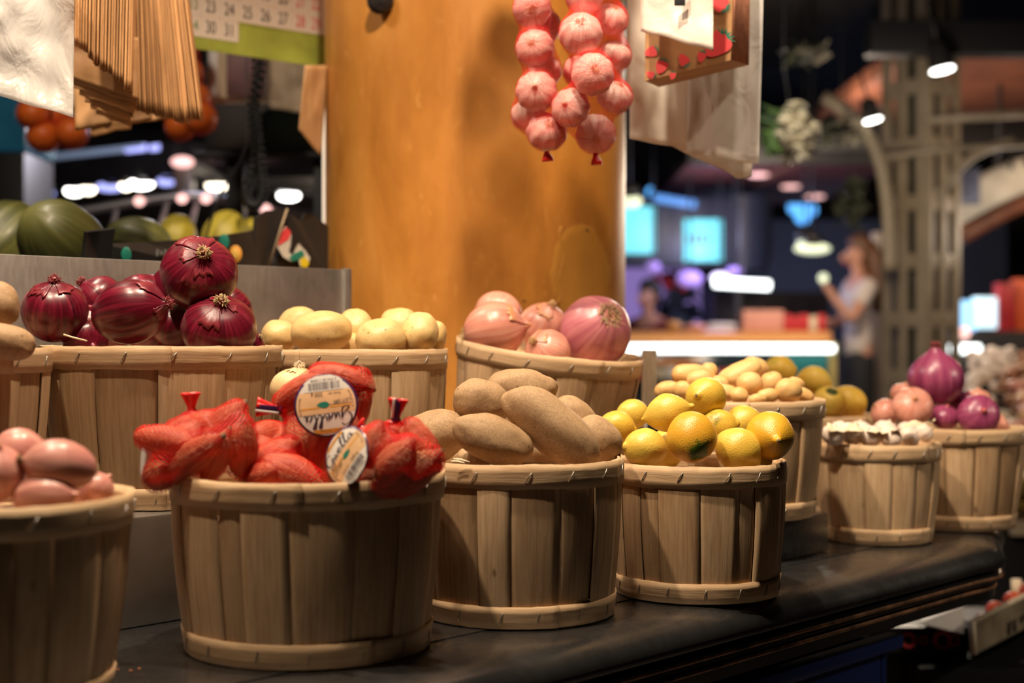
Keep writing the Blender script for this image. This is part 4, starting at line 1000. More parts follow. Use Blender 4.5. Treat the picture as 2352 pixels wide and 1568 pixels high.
def px(name,u0,v0,u1,v1,Y,dep,mat,parent=None,bev=.004):
    a=P(u0,v1,Y); b=P(u1,v0,Y)
    return boxobj(name,((a.x+b.x)/2,Y+dep/2,(a.z+b.z)/2),(b.x-a.x,dep,b.z-a.z),mat,parent,0,min(bev,abs(b.x-a.x)/4,abs(b.z-a.z)/4,dep/4))
def tg(o,l,c,g=None,k=None): return tag(o,l,c,g,k)
def adopt(ch,par): ch.parent=par; ch.location=ch.location-par.location; return ch
def sheet(name,pts,mat,parent=None,th=.003,off=0):
    v=[P(*p) for p in pts]; o=mesh(name,v,[list(range(len(v)))],mat,parent,smooth=False); return solid(o,th,off)
def ell(name,u,v,Y,wu,wv,dep,mat,parent=None,n=24):
    a=S(wu,Y)/2; c=S(wv,Y)/2
    vv,ff,uv=surf(lambda x,t: Vector((a*sin(PI*t)*cos(2*PI*x),dep/2*sin(PI*t)*sin(2*PI*x),-c*cos(PI*t))),n,12)
    return mesh(name,vv,ff,mat,parent,uv,True,P(u,v,Y))
def tubeobj(name,pts,r,mat,parent=None,n=10,flat=1.0):
    mb=MB(); mb.tube(pts,r,n,flat=flat); return mb.build(name,mat,parent)

# ------------------------------------------------------------------ calendar
Yl=2.66; A=P(405,106,Yl); B=P(750,155.5,Yl*678/628.5); ex=(B-A); ex.z=0; W=ex.length; ex.normalize(); CM=Matrix((ex,Vector((0,0,1)).cross(ex),Vector((0,0,1)))).transposed()
cal=thing('wall_calendar','green edged wall calendar page hanging left of the ochre column','calendar',A,CM.to_quaternion())
# local frame: x along the page, y away from or to the viewer, z up
CMI=CM
def cpt(x,z,d=0): return Vector((x,d,z))
sgn=1 if (CM@Vector((0,1,0))).y<0 else -1
def cq(name,x0,x1,z0,z1,d,mat,par=cal): return mesh(name,[cpt(x0,z0,d*sgn),cpt(x1,z0,d*sgn),cpt(x1,z1,d*sgn),cpt(x0,z1,d*sgn)],[[0,1,2,3]],mat,par,smooth=False)
HC=.30
bk=cq('backing',0,W,0,HC,0,M['lime']); solid(bk,.002,0)
x0=.018; cw=(W-x0)/7.9; wk=cw*.82; rh=.0395; zb=.024
pg=cq('date_page',x0,W-.0005,zb+rh,HC,.0016,M['page']); cq('date_page',x0,x0+wk+2*cw,zb,zb+rh,.0016,M['page'])
mb=MB()
for k in range(8):
    xx=x0+wk+cw*k-.0006
    if xx<W-.003: mb.add([cpt(xx,zb+(rh if k>2 else 0),.0019*sgn),cpt(xx+.0012,zb+(rh if k>2 else 0),.0019*sgn),cpt(xx+.0012,HC,.0019*sgn),cpt(xx,HC,.0019*sgn)],[[0,1,2,3]])
for r in range(1,7):
    zz=zb+rh*r; mb.add([cpt(x0,zz,.0019*sgn),cpt(W-.001,zz,.0019*sgn),cpt(W-.001,zz+.0012,.0019*sgn),cpt(x0,zz+.0012,.0019*sgn)],[[0,1,2,3]])
mb.build('page_rule',M['grid_line'],pg,False)
for r,(wkno,days) in enumerate([('14',['30','31']),('13',['23','24','25','26','27','28','29']),('12',['16','17','18','19','20','21','22']),('11',['9','10','11','12','13','14','15'])]):
    for k,sx in enumerate([wkno]+days):
        v,f=text_mesh(sx,.034 if k else .030,0,'CENTER',.66); xc=x0+wk*.5 if k==0 else x0+wk+cw*(k-.5); zc=zb+rh*(r+.5)
        if k==7: xc-=cw*.08
        mesh('date_number',[cpt(xc+a.x,zc+a.y,.0022*sgn) for a in v],f,M['ink_green'] if k==0 else (M['ink_red'] if k>5 else M['ink_black']),pg,smooth=False)

# ------------------------------------------------------------------ hanging bags
def bag_sheet(name,u0,u1,v0,v1,Y0,Y1,mat,seed,wob=.004,parent=None,skew=(0,0),th=.0012,n=10,foot=0,pinch=0):
    ph=seed*3.1
    def fn(x,y):
        v=v0+(v1-v0)*y+skew[0]*x*y+5*nz(x*4,ph,y*2)*y; u=u0+(u1-u0)*x+skew[1]*y+pinch*(1-y)*(.5-x)
        Y=Y0+(Y1-Y0)*x+wob*(nz(x*3+ph,y*2.2,1)+.5*nz(x*7,y*5+ph,2))+foot*max(0,y-.85)
        return P(u,v,Y)
    mb=MB(); mb.grid(fn,n,n+6); o=mb.build(name,mat,parent); return solid(o,th,0)
GBG='kraft paper bags in the hanging bundles at top left'
# first bundle: flattened bags seen almost edge on, stepping back to the right
rk=random.Random(12)
for k in range(26):
    u=144+k*6.5+rk.uniform(-1.5,1.5); vb=(84+k*3.2 if k<10 else 132+(k-10)*5.2)+rk.uniform(-5,5)
    o=bag_sheet('paper_bag',u,u+(44 if k<4 else 11),-120,vb,1.90+.005*k,1.94+.008*k,M['kraft'],k+1,.003,None,((24 if k<4 else 8),-3-k*.2),.0022,6)
    tg(o,'kraft paper bag in the front hanging bundle with pale cut edges','paper bag',GBG)
for k in range(7):   # folded over lower ends of the front bundle
    o=bag_sheet('paper_bag',143+k*13,318-k*3,86+k*12,172+k*15,2.062+.006*k,2.085+.006*k,M['kraft'],40+k,.004,None,(58-k*5,0),.0014,10)
    tg(o,'kraft paper bag with folded dark lower end under the front bundle','paper bag',GBG)
for k in range(24):
    u=304+k*4.6+rk.uniform(-1,1); vb=250+k*1.5-(0 if k<19 else (k-18)*3)+rk.uniform(-5,5)
    o=bag_sheet('paper_bag',u,u+9,-120,vb,2.12+.003*k,2.19+.003*k,M['kraft'],70+k,.003,None,(5,(k-8)*1.9+20),.0020,6)
    tg(o,'kraft paper bag in the fanned bundle behind the front bundle','paper bag',GBG)
for k in range(5):
    o=bag_sheet('paper_bag',168+k*34,250+k*46,190+k*5,300-k*4+(18 if k==1 else 0),2.27+.008*k,2.28+.008*k,M['kraft'],100+k,.006,None,(-18,6),.0012,8)
    tg(o,'kraft paper bag with torn zigzag mouth at the bottom of the bundles','paper bag',GBG)
o=bag_sheet('plastic_bag',-150,172,-140,175,1.83,1.88,M['film'],201,.022,None,(95,-4),.0006,28)
tg(o,'clear crinkled plastic bag hanging at the top left corner','plastic bag')
o=bag_sheet('plastic_bag',-150,230,-140,150,2.40,2.36,M['film'],203,.02,None,(110,-6),.0006,24)
tg(o,'clear plastic bag behind the crinkled one at the top left','plastic bag')
o=bag_sheet('paper_bag',700,752,150,300,2.62,2.66,M['kraft'],205,.006,None,(60,-14),.002,10)
tg(o,'brown paper bag hanging at the left side of the ochre column','paper bag')

# right: clear bags, cream sheets, strawberry paper bags
o=bag_sheet('plastic_bag',1590,1757,-140,352,2.16,2.12,M['film'],211,.008,None,(22,-14),.0006,24); tg(o,'clear plastic bag hanging at the right with a straight sealed edge','plastic bag')
o=bag_sheet('plastic_bag',1446,1742,-140,318,2.20,2.17,M['film2'],212,.012,None,(60,0),.0006,24); tg(o,'milky plastic bag behind the strawberry printed paper bags','plastic bag')
mb=MB()
def lf(x,y):
    ul=1505+x*235; top=-100; bot=318+x*112+8*nz(x*4,1,1)-52*max(0,x-.8)*5*.5
    return P(ul+(x-.75)*-50*y*(1 if x>.75 else 0),top+(bot-top)*y,2.24-.03*x+.008*nz(x*4,y*3,7))
mb.grid(lf,24,24); o=solid(mb.build('plastic_bag',M['film2']),.0006); tg(o,'long milky plastic bag with a slanting lower edge hanging at the right','plastic bag')
o=bag_sheet('cream_paper',1440,1530,-120,210,2.235,2.225,M['cream_bag'],214,.005,None,(80,0),.001,10); tg(o,'cream paper sheets hanging beside the garlic nets','paper')
# strawberry bags: a thick stack of printed paper bags, front bag first
SB=M['kraft']; sb0=thing('printed_paper_bag','thick stack of kraft paper bags printed with strawberries, hanging at the top right','paper bags',P(1600,190,2.08))
def sbp(u,v,Y): return P(u,v,Y)-P(1600,190,2.08)
fr=[(1484,-120,2.075),(1688,-120,2.03),(1678,138,2.03),(1481,186,2.075)]; bkp=[(1522,-120,2.135),(1722,-120,2.10),(1718,150,2.10),(1513,200,2.135)]
v=[sbp(*q) for q in fr+bkp]; f=[[3,2,1,0],[4,5,6,7],[0,1,5,4],[1,2,6,5],[2,3,7,6],[3,0,4,7]]
mesh('bag_stack',v,f,SB,sb0,smooth=False)
mb=MB()
for k in range(11):
    t=(k+.5)/11; q=[fr[1][i]+(bkp[1][i]-fr[1][i])*t for i in range(3)]; r=[fr[2][i]+(bkp[2][i]-fr[2][i])*t for i in range(3)]
    mb.tube([sbp(q[0]+2,q[1],q[2]-.001),sbp(r[0]+2,r[1],r[2]-.001)],.0013,5)
mb.build('folded_edges',plain('kraft_fold_edges',(.52,.22,.13),.7,var=.3,vs=40),sb0)
def berry(u,v,s,rot,par=sb0,leafs=True):
    def q(x,y): 
        c,s_=cos(rot),sin(rot); a=u+s*(x*c-y*s_); b=v+s*(x*s_+y*c); tt=(a-1481)/200; return sbp(a,b,2.0735-.045*tt-.0012)
    L=[(-.42,-.30),(0,-.42),(.42,-.30),(.46,.05),(.24,.52),(0,.70),(-.24,.52),(-.46,.05),(-.42,-.30)]
    n=28; vv=[q(0,0)]+[q(*interp(L,k/n)) for k in range(n)]; mesh('strawberry_print',vv,[[0,1+k,1+(k+1)%n] for k in range(n)],M['ink_red'],par,smooth=False)
    vv=[q(0,-.34)]; n=14
    for k in range(n): r=(.50 if k%2 else .22); an=PI+PI*k/(n-1); vv.append(q(r*cos(an)*1.05,-.30+r*sin(an)*.75))
    mesh('leaf_print',vv,[[0,1+k,2+k] for k in range(n-1)],M['leaf_green'],par,smooth=False)
for b in ((1652,98,58,.75),(1655,8,40,2.4),(1520,150,30,.4),(1572,140,26,2.6),(1498,118,26,1.2),(1612,128,22,.3),(1496,172,18,2.0),(1545,172,16,.2)): berry(*b)
o=bag_sheet('white_sheet',1472,1638,-130,70,2.03,1.985,M['white_card'],217,.006,None,(46,0),.0008,14); tg(o,'crumpled white plastic sheet folded over the strawberry printed bags','plastic sheet')
px('black_tag',1549,-20,1574,13,1.99,.002,M['black'],o,.0005).matrix_parent_inverse=Matrix()
# the rail everything hangs from runs high above the view, with thin drop wires
hr=thing('hanging_rail','high steel rail above the stall with thin wires holding bags and garlic nets','rail',(0,0,0)); mb=MB(); mb.tube([(-1.3,1.95,3.12),(.60,2.08,3.12)],.010,10)
for q in ((-1.25,1.953),(.5,2.073)): mb.tube([(q[0],q[1],3.12),(q[0],q[1],3.549)],.006,8)
mb.build('rail',M['steel_dark'],hr)
for (u,v,Y) in ((90,-130,1.86),(228,-110,1.98),(352,-110,2.17),(1226,-560,YG),(1372,-560,YG-.01),(1590,-120,2.07),(1680,-130,2.14),(1480,-115,2.23)):
    p=P(u,v,Y); mb=MB(); mb.tube([p,(p.x,p.y,3.0),(p.x,1.95+(p.x+1.3)*.0684,3.115)],.0012,5); mb.build('drop_wire',M['steel_dark'],hr)

# coiled telephone cord and thin cable
def coil(path,r,turns,wr,name,par=None):
    n=turns*12; pts=[Vector(interp([tuple(p) for p in path],k/n)) for k in range(n+1)]; out=[]
    for k,p in enumerate(pts):
        d=(pts[min(k+1,n)]-pts[max(k-1,0)]).normalized(); x=d.cross(Vector((0,1,0))).normalized(); y=d.cross(x); a=2*PI*turns*k/n
        out.append(p+x*r*cos(a)+y*r*sin(a))
    mb=MB(); mb.tube(out,wr,6); return mb.build(name,M['black'],par)
YC=3.0
o=coil([P(606,95,YC),P(602,160,YC),P(588,250,YC),P(594,330,YC),P(601,400,YC),P(604,440,YC),P(592,470,YC),P(572,468,YC),P(564,440,YC),P(576,405,YC),P(588,330,YC+.03),P(580,250,YC+.03),P(590,170,YC+.03),P(585,95,YC+.03)],.0085,62,.0030,'coiled_cord'); tg(o,'black coiled telephone cord hanging in a loop below the calendar','cord')
o=tubeobj('thin_cable',[P(566,-100,2.96)]+[P(*interp([(566,330),(552,370),(520,420),(497,470),(480,520),(468,570)],k/16),2.96) for k in range(17)],[.0014]*9+[.0030]*9,M['black']); tg(o,'thin black cable slanting down to the left of the coiled cord','cable')

# ------------------------------------------------------------------ neighbouring stall, left background
shelf=slab('produce_shelf',-.15,.405,-.80,-1.40,1.225,1.258,M['black']); tg(shelf,'black shelf behind the divider carrying melons and cartons','shelf')
boxobj('shelf_support',(0,0,-.629),(.50,.54,1.222),M['black'],shelf,0,.004)
def melon(label,u,v,Y,w,h,ax,mat,seed):
    R=S(w,Y)/2; k=h/w
    def fn(x,t):
        ph_=PI*(t-.5); th=2*PI*x; r=cos(ph_)*(1+.018*sin(th*10+2*nz(0,0,t*3)))*(1+.04*nz(cos(th),sin(th),seed)); return Vector((R*r*cos(th),R*r*sin(th),R*1.28*sin(ph_)))
    vv,ff,uv=surf(fn,60,30); o=mesh('melon',vv,ff,mat,None,uv,True,P(u,v,Y),axisq(ax)); return tag(o,label,'melon',None)
melon('dark green melon cut off by the left edge above the divider',8,556,2.44,176,150,(.3,.6,.55),M['melon_green'],3)
melon('olive green ribbed melon in front of the black cartons',148,562,2.30,186,150,(-.35,-.6,.5),M['melon_green'],8)
melon('shiny green melon lying behind the black tray',318,560,2.56,124,100,(.95,.1,-.25),M['melon_green'],5)
GY='yellow melons on the far shelf'
for i,(u,v,w) in enumerate(((404,548,92),(516,546,104),(575,556,92))): melon(['yellow melon behind the black tray, left one','yellow melon behind the black tray, middle one','yellow melon behind the black tray, right one'][i],u,v,3.1,w,80,(.2,.3,.9),M['melon_yellow'],11+i)['group']=GY
ys=boxobj('yellow_melon_stand',(-.655,3.12,1.330),(.45,.30,.03),M['black'],None,0,.003); tg(ys,'dark stand under the yellow melons','stand'); boxobj('stand_base',(0,0,-.672),(.40,.26,1.313),M['black'],ys,0,.003)
# black cartons
ca=thing('fruit_carton','long black fruit carton lying open behind the divider','carton',(0,0,0))
sheet('front_panel',[(205,640,2.17),(232,560,2.17),(330,556,2.25),(470,546,2.36),(590,528,2.46),(600,640,2.46)],M['carton'],ca,.005)
sheet('tray_floor',[(250,622,2.20),(600,618,2.47),(590,600,2.62),(260,600,2.62)],M['carton'],ca,.02); sheet('corner_post',[(184,640,2.12),(196,532,2.12),(262,524,2.15),(248,600,2.17),(244,640,2.17)],M['carton'],ca,.006)
sheet('end_panel',[(575,640,2.45),(585,500,2.45),(612,484,2.47),(660,480,2.50),(622,600,2.49),(618,640,2.49)],M['carton'],ca,.006)
tubeobj('board_edge',[P(660,479,2.485),P(640,540,2.48),P(618,612,2.475)],.0022,M['carton_edge'],ca,6)
o=ell('round_seal',541,583,2.40,30,40,.004,M['label_orange'],ca); ell('seal_ring',541,583,2.3965,18,25,.003,lamp('seal_yellow',(.9,.55,.12),0) ,o).location=(0,-.0022,0)
o=mesh('print_line',*(lambda vf:([Vector((a.x,0,a.y)) for a in vf[0]],vf[1]))(glyphs(.13,.011,18,5)),plain('grey_print',(.16,.16,.15),.6),ca,loc=P(368,580,2.262),rot=(0,0,.62))
for (u,v,c) in ((515,555,'leaf_green'),(290,585,'leaf_green')): ell('leaf_emblem',u,v,2.36 if u>400 else 2.20,24,36,.004,M[c],ca)
cb=thing('logo_carton','black fruit carton with a colourful printed emblem beside the ochre column','carton',(0,0,0))
sheet('emblem_panel',[(622,640,2.50),(664,492,2.50),(690,508,2.53),(700,490,2.53),(722,496,2.55),(752,520,2.58),(752,640,2.58)],M['carton'],cb,.006)
YL=2.488
def blobp(name,pts,mat,dy=0): 
    v=[P(u,w,YL+ (u-640)*.0008-dy) for u,w in pts]; return solid(mesh(name,v,[list(range(len(v)))],mat,cb,smooth=False),.001)
blobp('emblem_outline',[(636,566),(644,534),(656,520),(672,520),(690,528),(698,545),(694,566),(712,592),(706,612),(690,612),(684,592),(668,600),(650,590)],plain('emblem_cream',(.62,.58,.5),.5),.003)
blobp('emblem_red',[(639,564),(647,534),(658,522),(668,532),(664,548),(652,556)],M['ink_red'],.0045)
blobp('emblem_black',[(670,540),(686,534),(690,550),(680,566),(672,584),(664,578),(668,560)],M['black'],.0045)
blobp('emblem_green',[(664,592),(676,582),(694,574),(700,586),(686,596),(672,600)],M['leaf_green'],.0045)
blobp('emblem_yellow',[(690,596),(702,590),(710,604),(704,614),(692,612)],lamp('emblem_yellow',(.75,.58,.02),0),.0045)
# far stall canopy with lamps
cn=thing('stall_canopy','black L shaped stall canopy with small lamps in the left background','canopy',(0,0,0))
Lc=P(420,400,6.0); Ll=P(-160,400,7.0); Lr=P(830,400,7.0)
def beam(name,a,b,z0,z1,w,mat,par):
    d=Vector((b.x-a.x,b.y-a.y,0)); return boxobj(name,((a.x+b.x)/2,(a.y+b.y)/2,(z0+z1)/2),(d.length,w,z1-z0),mat,par,math.atan2(d.y,d.x),.01)
for a,b in ((Ll,Lc),(Lc,Lr)):
    beam('fascia',a,b,1.865,2.01,.10,M['black_gloss'],cn); beam('lower_rail',a,b,1.845,1.862,.16,M['steel_dark'],cn)
px('corner_post',398,372,440,452,5.9,.08,plain('post_brown',(.10,.07,.05),.4),cn,.01); ell('post_cap',419,372,5.88,52,26,.10,M['lamp_pink'],cn)
def onarm(u,z,a,b):
    k=(u-1176)/FPX; d=b-a; s=(k*a.y-a.x)/(d.x-k*d.y); p=a+d*s; return Vector((p.x,p.y-.06,z))
for (u,w,m,arm,z) in ((38,46,'lamp_white',0,1.836),(70,34,'lamp_warm',0,1.838),(180,44,'lamp_white',0,1.838),(212,34,'lamp_warm',0,1.84),(332,60,'lamp_white',0,1.842),(298,30,'lamp_warm',0,1.842),(115,40,'lamp_blue',0,1.838),(262,66,'lamp_blue',0,1.842),(390,44,'lamp_blue',0,1.845),(505,52,'lamp_warm',1,1.842),(668,50,'lamp_white',1,1.836)):
    p=onarm(u,z,*((Ll,Lc) if arm==0 else (Lc,Lr))); r=S(w,p.y)/2
    vv,ff,uv=surf(lambda x,t: Vector((r*sin(PI*t)*cos(2*PI*x),.03*sin(PI*t)*sin(2*PI*x),-.022*cos(PI*t))),18,10); mesh('lamp',vv,ff,M[m],cn,uv,True,p)
M['sheen_dim']=lamp('dim_sheen_strip',(.30,.38,.55),.35)
for (u0,u1,z,arm) in ((-40,340,2.0,0),(300,345,1.995,0),(355,375,1.99,0),(490,535,1.985,1),(560,585,1.985,1),(600,760,1.985,1)):  # glowing strips imitate reflections along the top of the fascia
    ar=(Ll,Lc) if arm==0 else (Lc,Lr); a=onarm(u0,z,*ar); b=onarm(u1,z,*ar); tubeobj('sheen_strip',[a,b],.014,M['lamp_blue' if u0>0 else 'sheen_dim'],cn,8)
boxobj('stall_cupboard',(-1.9,8.2,1.0),(3.4,1.2,2.0),plain('dark_stall_interior',(.035,.022,.02),.6,var=.4,vs=4),None,0,.01); tg(bpy.data.objects['stall_cupboard'],'dark cupboards of the stall under the black canopy','cupboard')
for x,y in ((Ll.x,Ll.y),(Lr.x,Lr.y)): boxobj('support_leg',(x,y,.93),(.08,.08,1.86),M['black'],cn,0,.01)
# chrome display rail
rl=thing('display_rail','curved chrome rail on struts behind the yellow melons','rail',(0,0,0)); YR=3.9
tubeobj('rail',[P(*interp([(120,498),(230,478),(340,460),(440,452),(560,466),(660,486),(800,512)],k/24),YR) for k in range(25)],.013,M['chrome'],rl,10)
for u,v in ((385,456),(455,455),(545,466),(640,484),(270,470)): tubeobj('strut',[P(u,v,YR),P(u-22,v+85,YR-.02),P(u-22,1400,YR)],.007,M['chrome'],rl,8)
for i,u in enumerate((320,418,473,610)): ell('rail_lamp',u,462-(6 if i in(1,2) else 0)+(18 if i==3 else 0),YR-.02,26,24,.02,M['lamp_pink'],rl)
# oranges in nets
def orange_net(label,items,Y,seed,knot):
    c=P(sum(i[0] for i in items)/len(items),sum(i[1] for i in items)/len(items),Y); t=thing('orange_net',label,'orange net',c); sp=[]
    for k,(u,v,w,dy) in enumerate(items):
        R=S(w,Y)/2; vv,ff,uv=surf(lambda x,tt: Vector((R*sin(PI*tt)*cos(2*PI*x),R*sin(PI*tt)*sin(2*PI*x),-R*.95*cos(PI*tt))),28,18)
        o=mesh('orange',vv,ff,M['orange'],None,uv,True,P(u,v,Y+dy)); tag(o,'orange packed in the '+('left' if seed<2 else 'right')+' red net in the left background','orange','oranges in the hanging nets'); sp.append((P(u,v,Y+dy)-c,R))
    D,h=ray_hull(sp,64,48,.003,4); net_mesh('net',D,h,M['net_orange'],t); tubeobj('cord',[(0,0,float(h[-1].mean())),(0,0,3.549-c.z)],.0015,M['black'],t,5); return t
orange_net('red net of oranges behind the clear plastic bag at left',[(76,262,74,0),(100,314,76,.02),(165,306,74,0),(128,262,70,.05)],3.3,1,None)
t=orange_net('red net of oranges hanging right of the paper bags',[(432,168,72,0),(447,225,74,.01),(460,272,76,0),(414,290,70,.04),(425,108,64,.02)],3.3,2,None)
tubeobj('violet_band',[P(405,112,3.25),P(412,160,3.23),P(420,220,3.23)],.014,M['violet_plastic'],t,8,.3).location=-t.location
# poster, papers, tub behind the calendar
pt=thing('framed_poster','white framed poster behind the black coiled cord','poster',(0,0,0))
px('frame',478,60,622,238,3.42,.02,M['white_plastic'],pt,.004); px('mount',498,60,610,226,3.405,.01,M['beige'],pt,.002); px('picture',520,70,612,220,3.398,.006,plain('dark_pink_picture',(.13,.05,.05),.5,var=.6,vs=14),pt,.001)
o=bag_sheet('beige_paper',620,760,90,248,3.36,3.30,M['beige'],231,.02,None,(20,0),.002,12); p=P(690,92,3.33); tubeobj('string',[p,(p.x,p.y,3.549)],.001,M['black'],o,5); tg(o,'beige paper sheet hanging behind the calendar','paper')
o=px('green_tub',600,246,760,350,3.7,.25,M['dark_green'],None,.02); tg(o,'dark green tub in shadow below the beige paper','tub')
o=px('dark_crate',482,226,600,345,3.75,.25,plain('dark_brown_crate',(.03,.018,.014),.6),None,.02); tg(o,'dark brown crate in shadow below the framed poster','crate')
o=px('high_shelf',440,348,790,362,3.62,.42,M['black'],None,.004); tg(o,'black high shelf under the tub and crate','shelf'); adopt(px('shelf_bracket',520,363,560,1790,3.66,.05,M['black']),o); adopt(px('shelf_bracket',720,363,745,1790,3.66,.05,M['black']),o)
adopt(px('back_board',470,40,790,346,4.02,.02,M['black']),o)
o=px('chiller',-120,190,60,345,4.3,.3,plain('chiller_glass',(.02,.10,.15),.2,emit=.07,ecol=(.05,.35,.55),var=.6,vs=9),None,.02); tg(o,'blue lit chiller behind the clear bags at the left edge','chiller')
boxobj('chiller_cabinet',(0,0,-(1.737/2+S(155,4.3)/2+.002)),(.22,.28,1.737),M['black'],o,0,.01)
# ------------------------------------------------------------------ right background
# iron pillar of slotted plates with curved brackets
pl=thing('iron_pillar','beige slotted iron pillar with curved brackets in the right background','pillar',(2.07,7.2,0),(0,0,.62))
hw=.135
def plate(nm,M3):
    mb=MB()
    for x in (-hw+.03,0.0,hw-.03): mb.box(M3@Vector((x,-hw,1.55)),(.052,.016,3.1),M3.to_3x3(),bev=.003)
    z=.12
    while z<3.1: mb.box(M3@Vector((0,-hw+.002,z)),(2*hw,.014,.075),M3.to_3x3(),bev=.003); z+=.29
    return mb.build(nm,M['iron'],pl,angle=40)
for k in range(4): plate('slotted_face',Matrix.Rotation(k*PI/2,4,'Z'))
boxobj('core',(0,0,1.55),(.12,.12,3.1),plain('pillar_core',(.03,.035,.03),.7),pl,0,.002)
inv=Matrix.Translation((2.07,7.2,0)) @ Matrix.Rotation(.62,4,'Z'); inv=inv.inverted()
def plc(pts): return [inv@P(*p) for p in pts]
tubeobj('curved_bracket',plc([(*interp([(1890,222),(1945,258),(1998,318),(2028,400),(2040,500),(2044,620)],k/20),6.95) for k in range(21)]),.034,M['iron'],pl,8,.6)
tubeobj('curved_bracket',plc([(*interp([(2150,450),(2172,425),(2205,385),(2250,350),(2330,322)],k/16),7.0) for k in range(17)]),.022,M['iron'],pl,8,.6)
tubeobj('cross_bar',plc([(2010,362,6.98),(2200,342,6.98),(2500,322,6.98)]),.016,M['iron'],pl,8); tubeobj('cross_bar',plc([(2120,278,7.0),(2500,250,7.0)]),.02,M['iron'],pl,8)
# soffits
s1=thing('wooden_canopy','reddish brown wooden canopy lit from below at the upper right','canopy',(0,0,0))
boxobj('soffit',(3.55,8.3,2.70),(3.0,2.6,.10),M['canopy'],s1,0,.01); boxobj('front_beam',(3.4,6.9,2.62),(3.4,.12,.16),M['black'],s1,.05,.01); boxobj('back_beam',(3.55,9.62,2.55),(3.0,.1,.2),M['black'],s1,0,.01)
for q in ((2.75,9.4),(4.9,9.4),(4.9,7.2),(2.75,7.2)): boxobj('hanger',(q[0],q[1],3.15),(.03,.03,.79),M['black'],s1,0,.004)
s2=thing('red_canopy','dark red canopy with three round downlights beyond the hanging bags','canopy',(0,0,0))
boxobj('soffit',(1.98,11.3,2.46),(1.5,3.1,.10),plain('dark_red_soffit',(.10,.016,.010),.85,var=.3,vs=4),s2,0,.01); boxobj('fascia',(1.98,9.73,2.50),(1.56,.05,.24),M['black'],s2,0,.01); boxobj('rib',(1.92,11.0,2.395),(.05,2.3,.03),M['canopy'],s2,0,.005)
[boxobj('hanger',(x,y,3.03),(.03,.03,1.03),M['black'],s2,0,.004) for x in (1.4,2.6) for y in (10.2,12.6)]
for (u,v,w) in ((1742,402,48),(1816,429,44),(1872,452,44)):
    Y=(2.402-EYE)*FPX/(784-v); p=P(u,v,Y); r=S(w,Y)/2
    vv,ff,uv=surf(lambda x,t: Vector((r*sin(PI*t)*cos(2*PI*x),r*1.15*sin(PI*t)*sin(2*PI*x),-.012*cos(PI*t))),20,8); mesh('downlight',vv,ff,M['lamp_pink'],s2,uv,True,p)
# spotlights on the pillar
def spot(label,u,v,Y,w,mat,tilt,pitch=0):
    p=P(u,v,Y); t=thing('spotlight',label,'lamp',p,(pitch,tilt,0),'small spotlights at upper right'); R=S(w,Y)/2; mb=MB()
    mb.tube([(0,0,R*2.4),(0,0,R*2.0),(0,0,R*.9),(0,0,0)],[R*.4,R*.8,R*1.05,R*1.15],18); mb.build('housing',M['black_gloss'],t,angle=40)
    vv,ff,uv=surf(lambda x,tt: Vector((R*sin(PI*tt)*cos(2*PI*x),R*sin(PI*tt)*sin(2*PI*x),-R*.12-R*.22*cos(PI*tt))),20,8); mesh('lens',vv,ff,M[mat],t,uv)
    mb=MB(); mb.tube([(0,0,R*2.2),(0,0,R*6.0)],R*.16,8); mb.build('stalk',M['black'],t)
spot('upper bright spotlight beside the iron pillar bracket',1995,252,6.5,28,'lamp_cool',0,-1.15); spot('lower tilted spotlight beside the iron pillar bracket',2004,274,6.4,42,'lamp_white',-.25); spot('spotlight under the reddish wooden canopy',2164,158,6.7,54,'lamp_white',-.2)
# hanging flowers and leaves
def flowers(label,u,v,Y,wu,wv,nb,seed,mat='petal'):
    rnd=random.Random(seed); t=thing('hanging_garland',label,'garland',P(u,v,Y)); mb=MB()
    for k in range(nb):
        a=rnd.uniform(0,6.28); r=math.sqrt(rnd.random()); c=Vector((S(wu,Y)*.5*r*cos(a),rnd.uniform(-.06,.06),S(wv,Y)*.5*r*sin(a))); q=Vector((rnd.gauss(0,1),rnd.gauss(0,1),rnd.gauss(0,1))).normalized().to_track_quat('Z','Y'); l=rnd.uniform(.03,.06)
        mb.surf(lambda x,tt,c=c,q=q,l=l: c+q@Vector((l*.34*sin(PI*tt)*cos(2*PI*x),l*.10*sin(PI*tt)*sin(2*PI*x),-l*.5*cos(PI*tt))),8,6)
    mb.build('blossom',M[mat],t); mb=MB()
    for k in range(26):
        c=Vector((rnd.uniform(-.75,.2)*S(wu,Y),rnd.uniform(.03,.09),rnd.uniform(-.4,.5)*S(wv,Y))); l=rnd.uniform(.06,.13); q=Vector((rnd.gauss(0,1),rnd.gauss(0,.5),rnd.gauss(0,1))).normalized().to_track_quat('Z','Y')
        mb.surf(lambda x,tt,c=c,q=q,l=l: c+q@Vector((l*.26*sin(PI*tt)*cos(2*PI*x),l*.04*sin(PI*tt)*sin(2*PI*x),-l*.5*cos(PI*tt))),8,6)
    mb.build('leaf',M['leaf_dark'] if mat!='petal' else M['leaf'],t)
    tubeobj('stem',[Vector((0,.05,0)),Vector((-.03,.06,.25)),Vector((0,.05,3.54-t.location.z))],.003,M['black'],t,6)
flowers('cream blossom garland with green leaves right of the clear bags',1828,305,4.6,88,130,120,3)
flowers('dim cream blossom sprig below the upper bright spotlight',1955,300,6.2,70,60,40,4,'petal_dim')
flowers('dark leafy garland hanging beside the iron pillar',1968,470,6.8,44,130,40,5,'leaf_dark')
flowers('dim pale flowers in the dark top right of the photo',1868,118,6.0,70,40,26,6,'petal_dim')
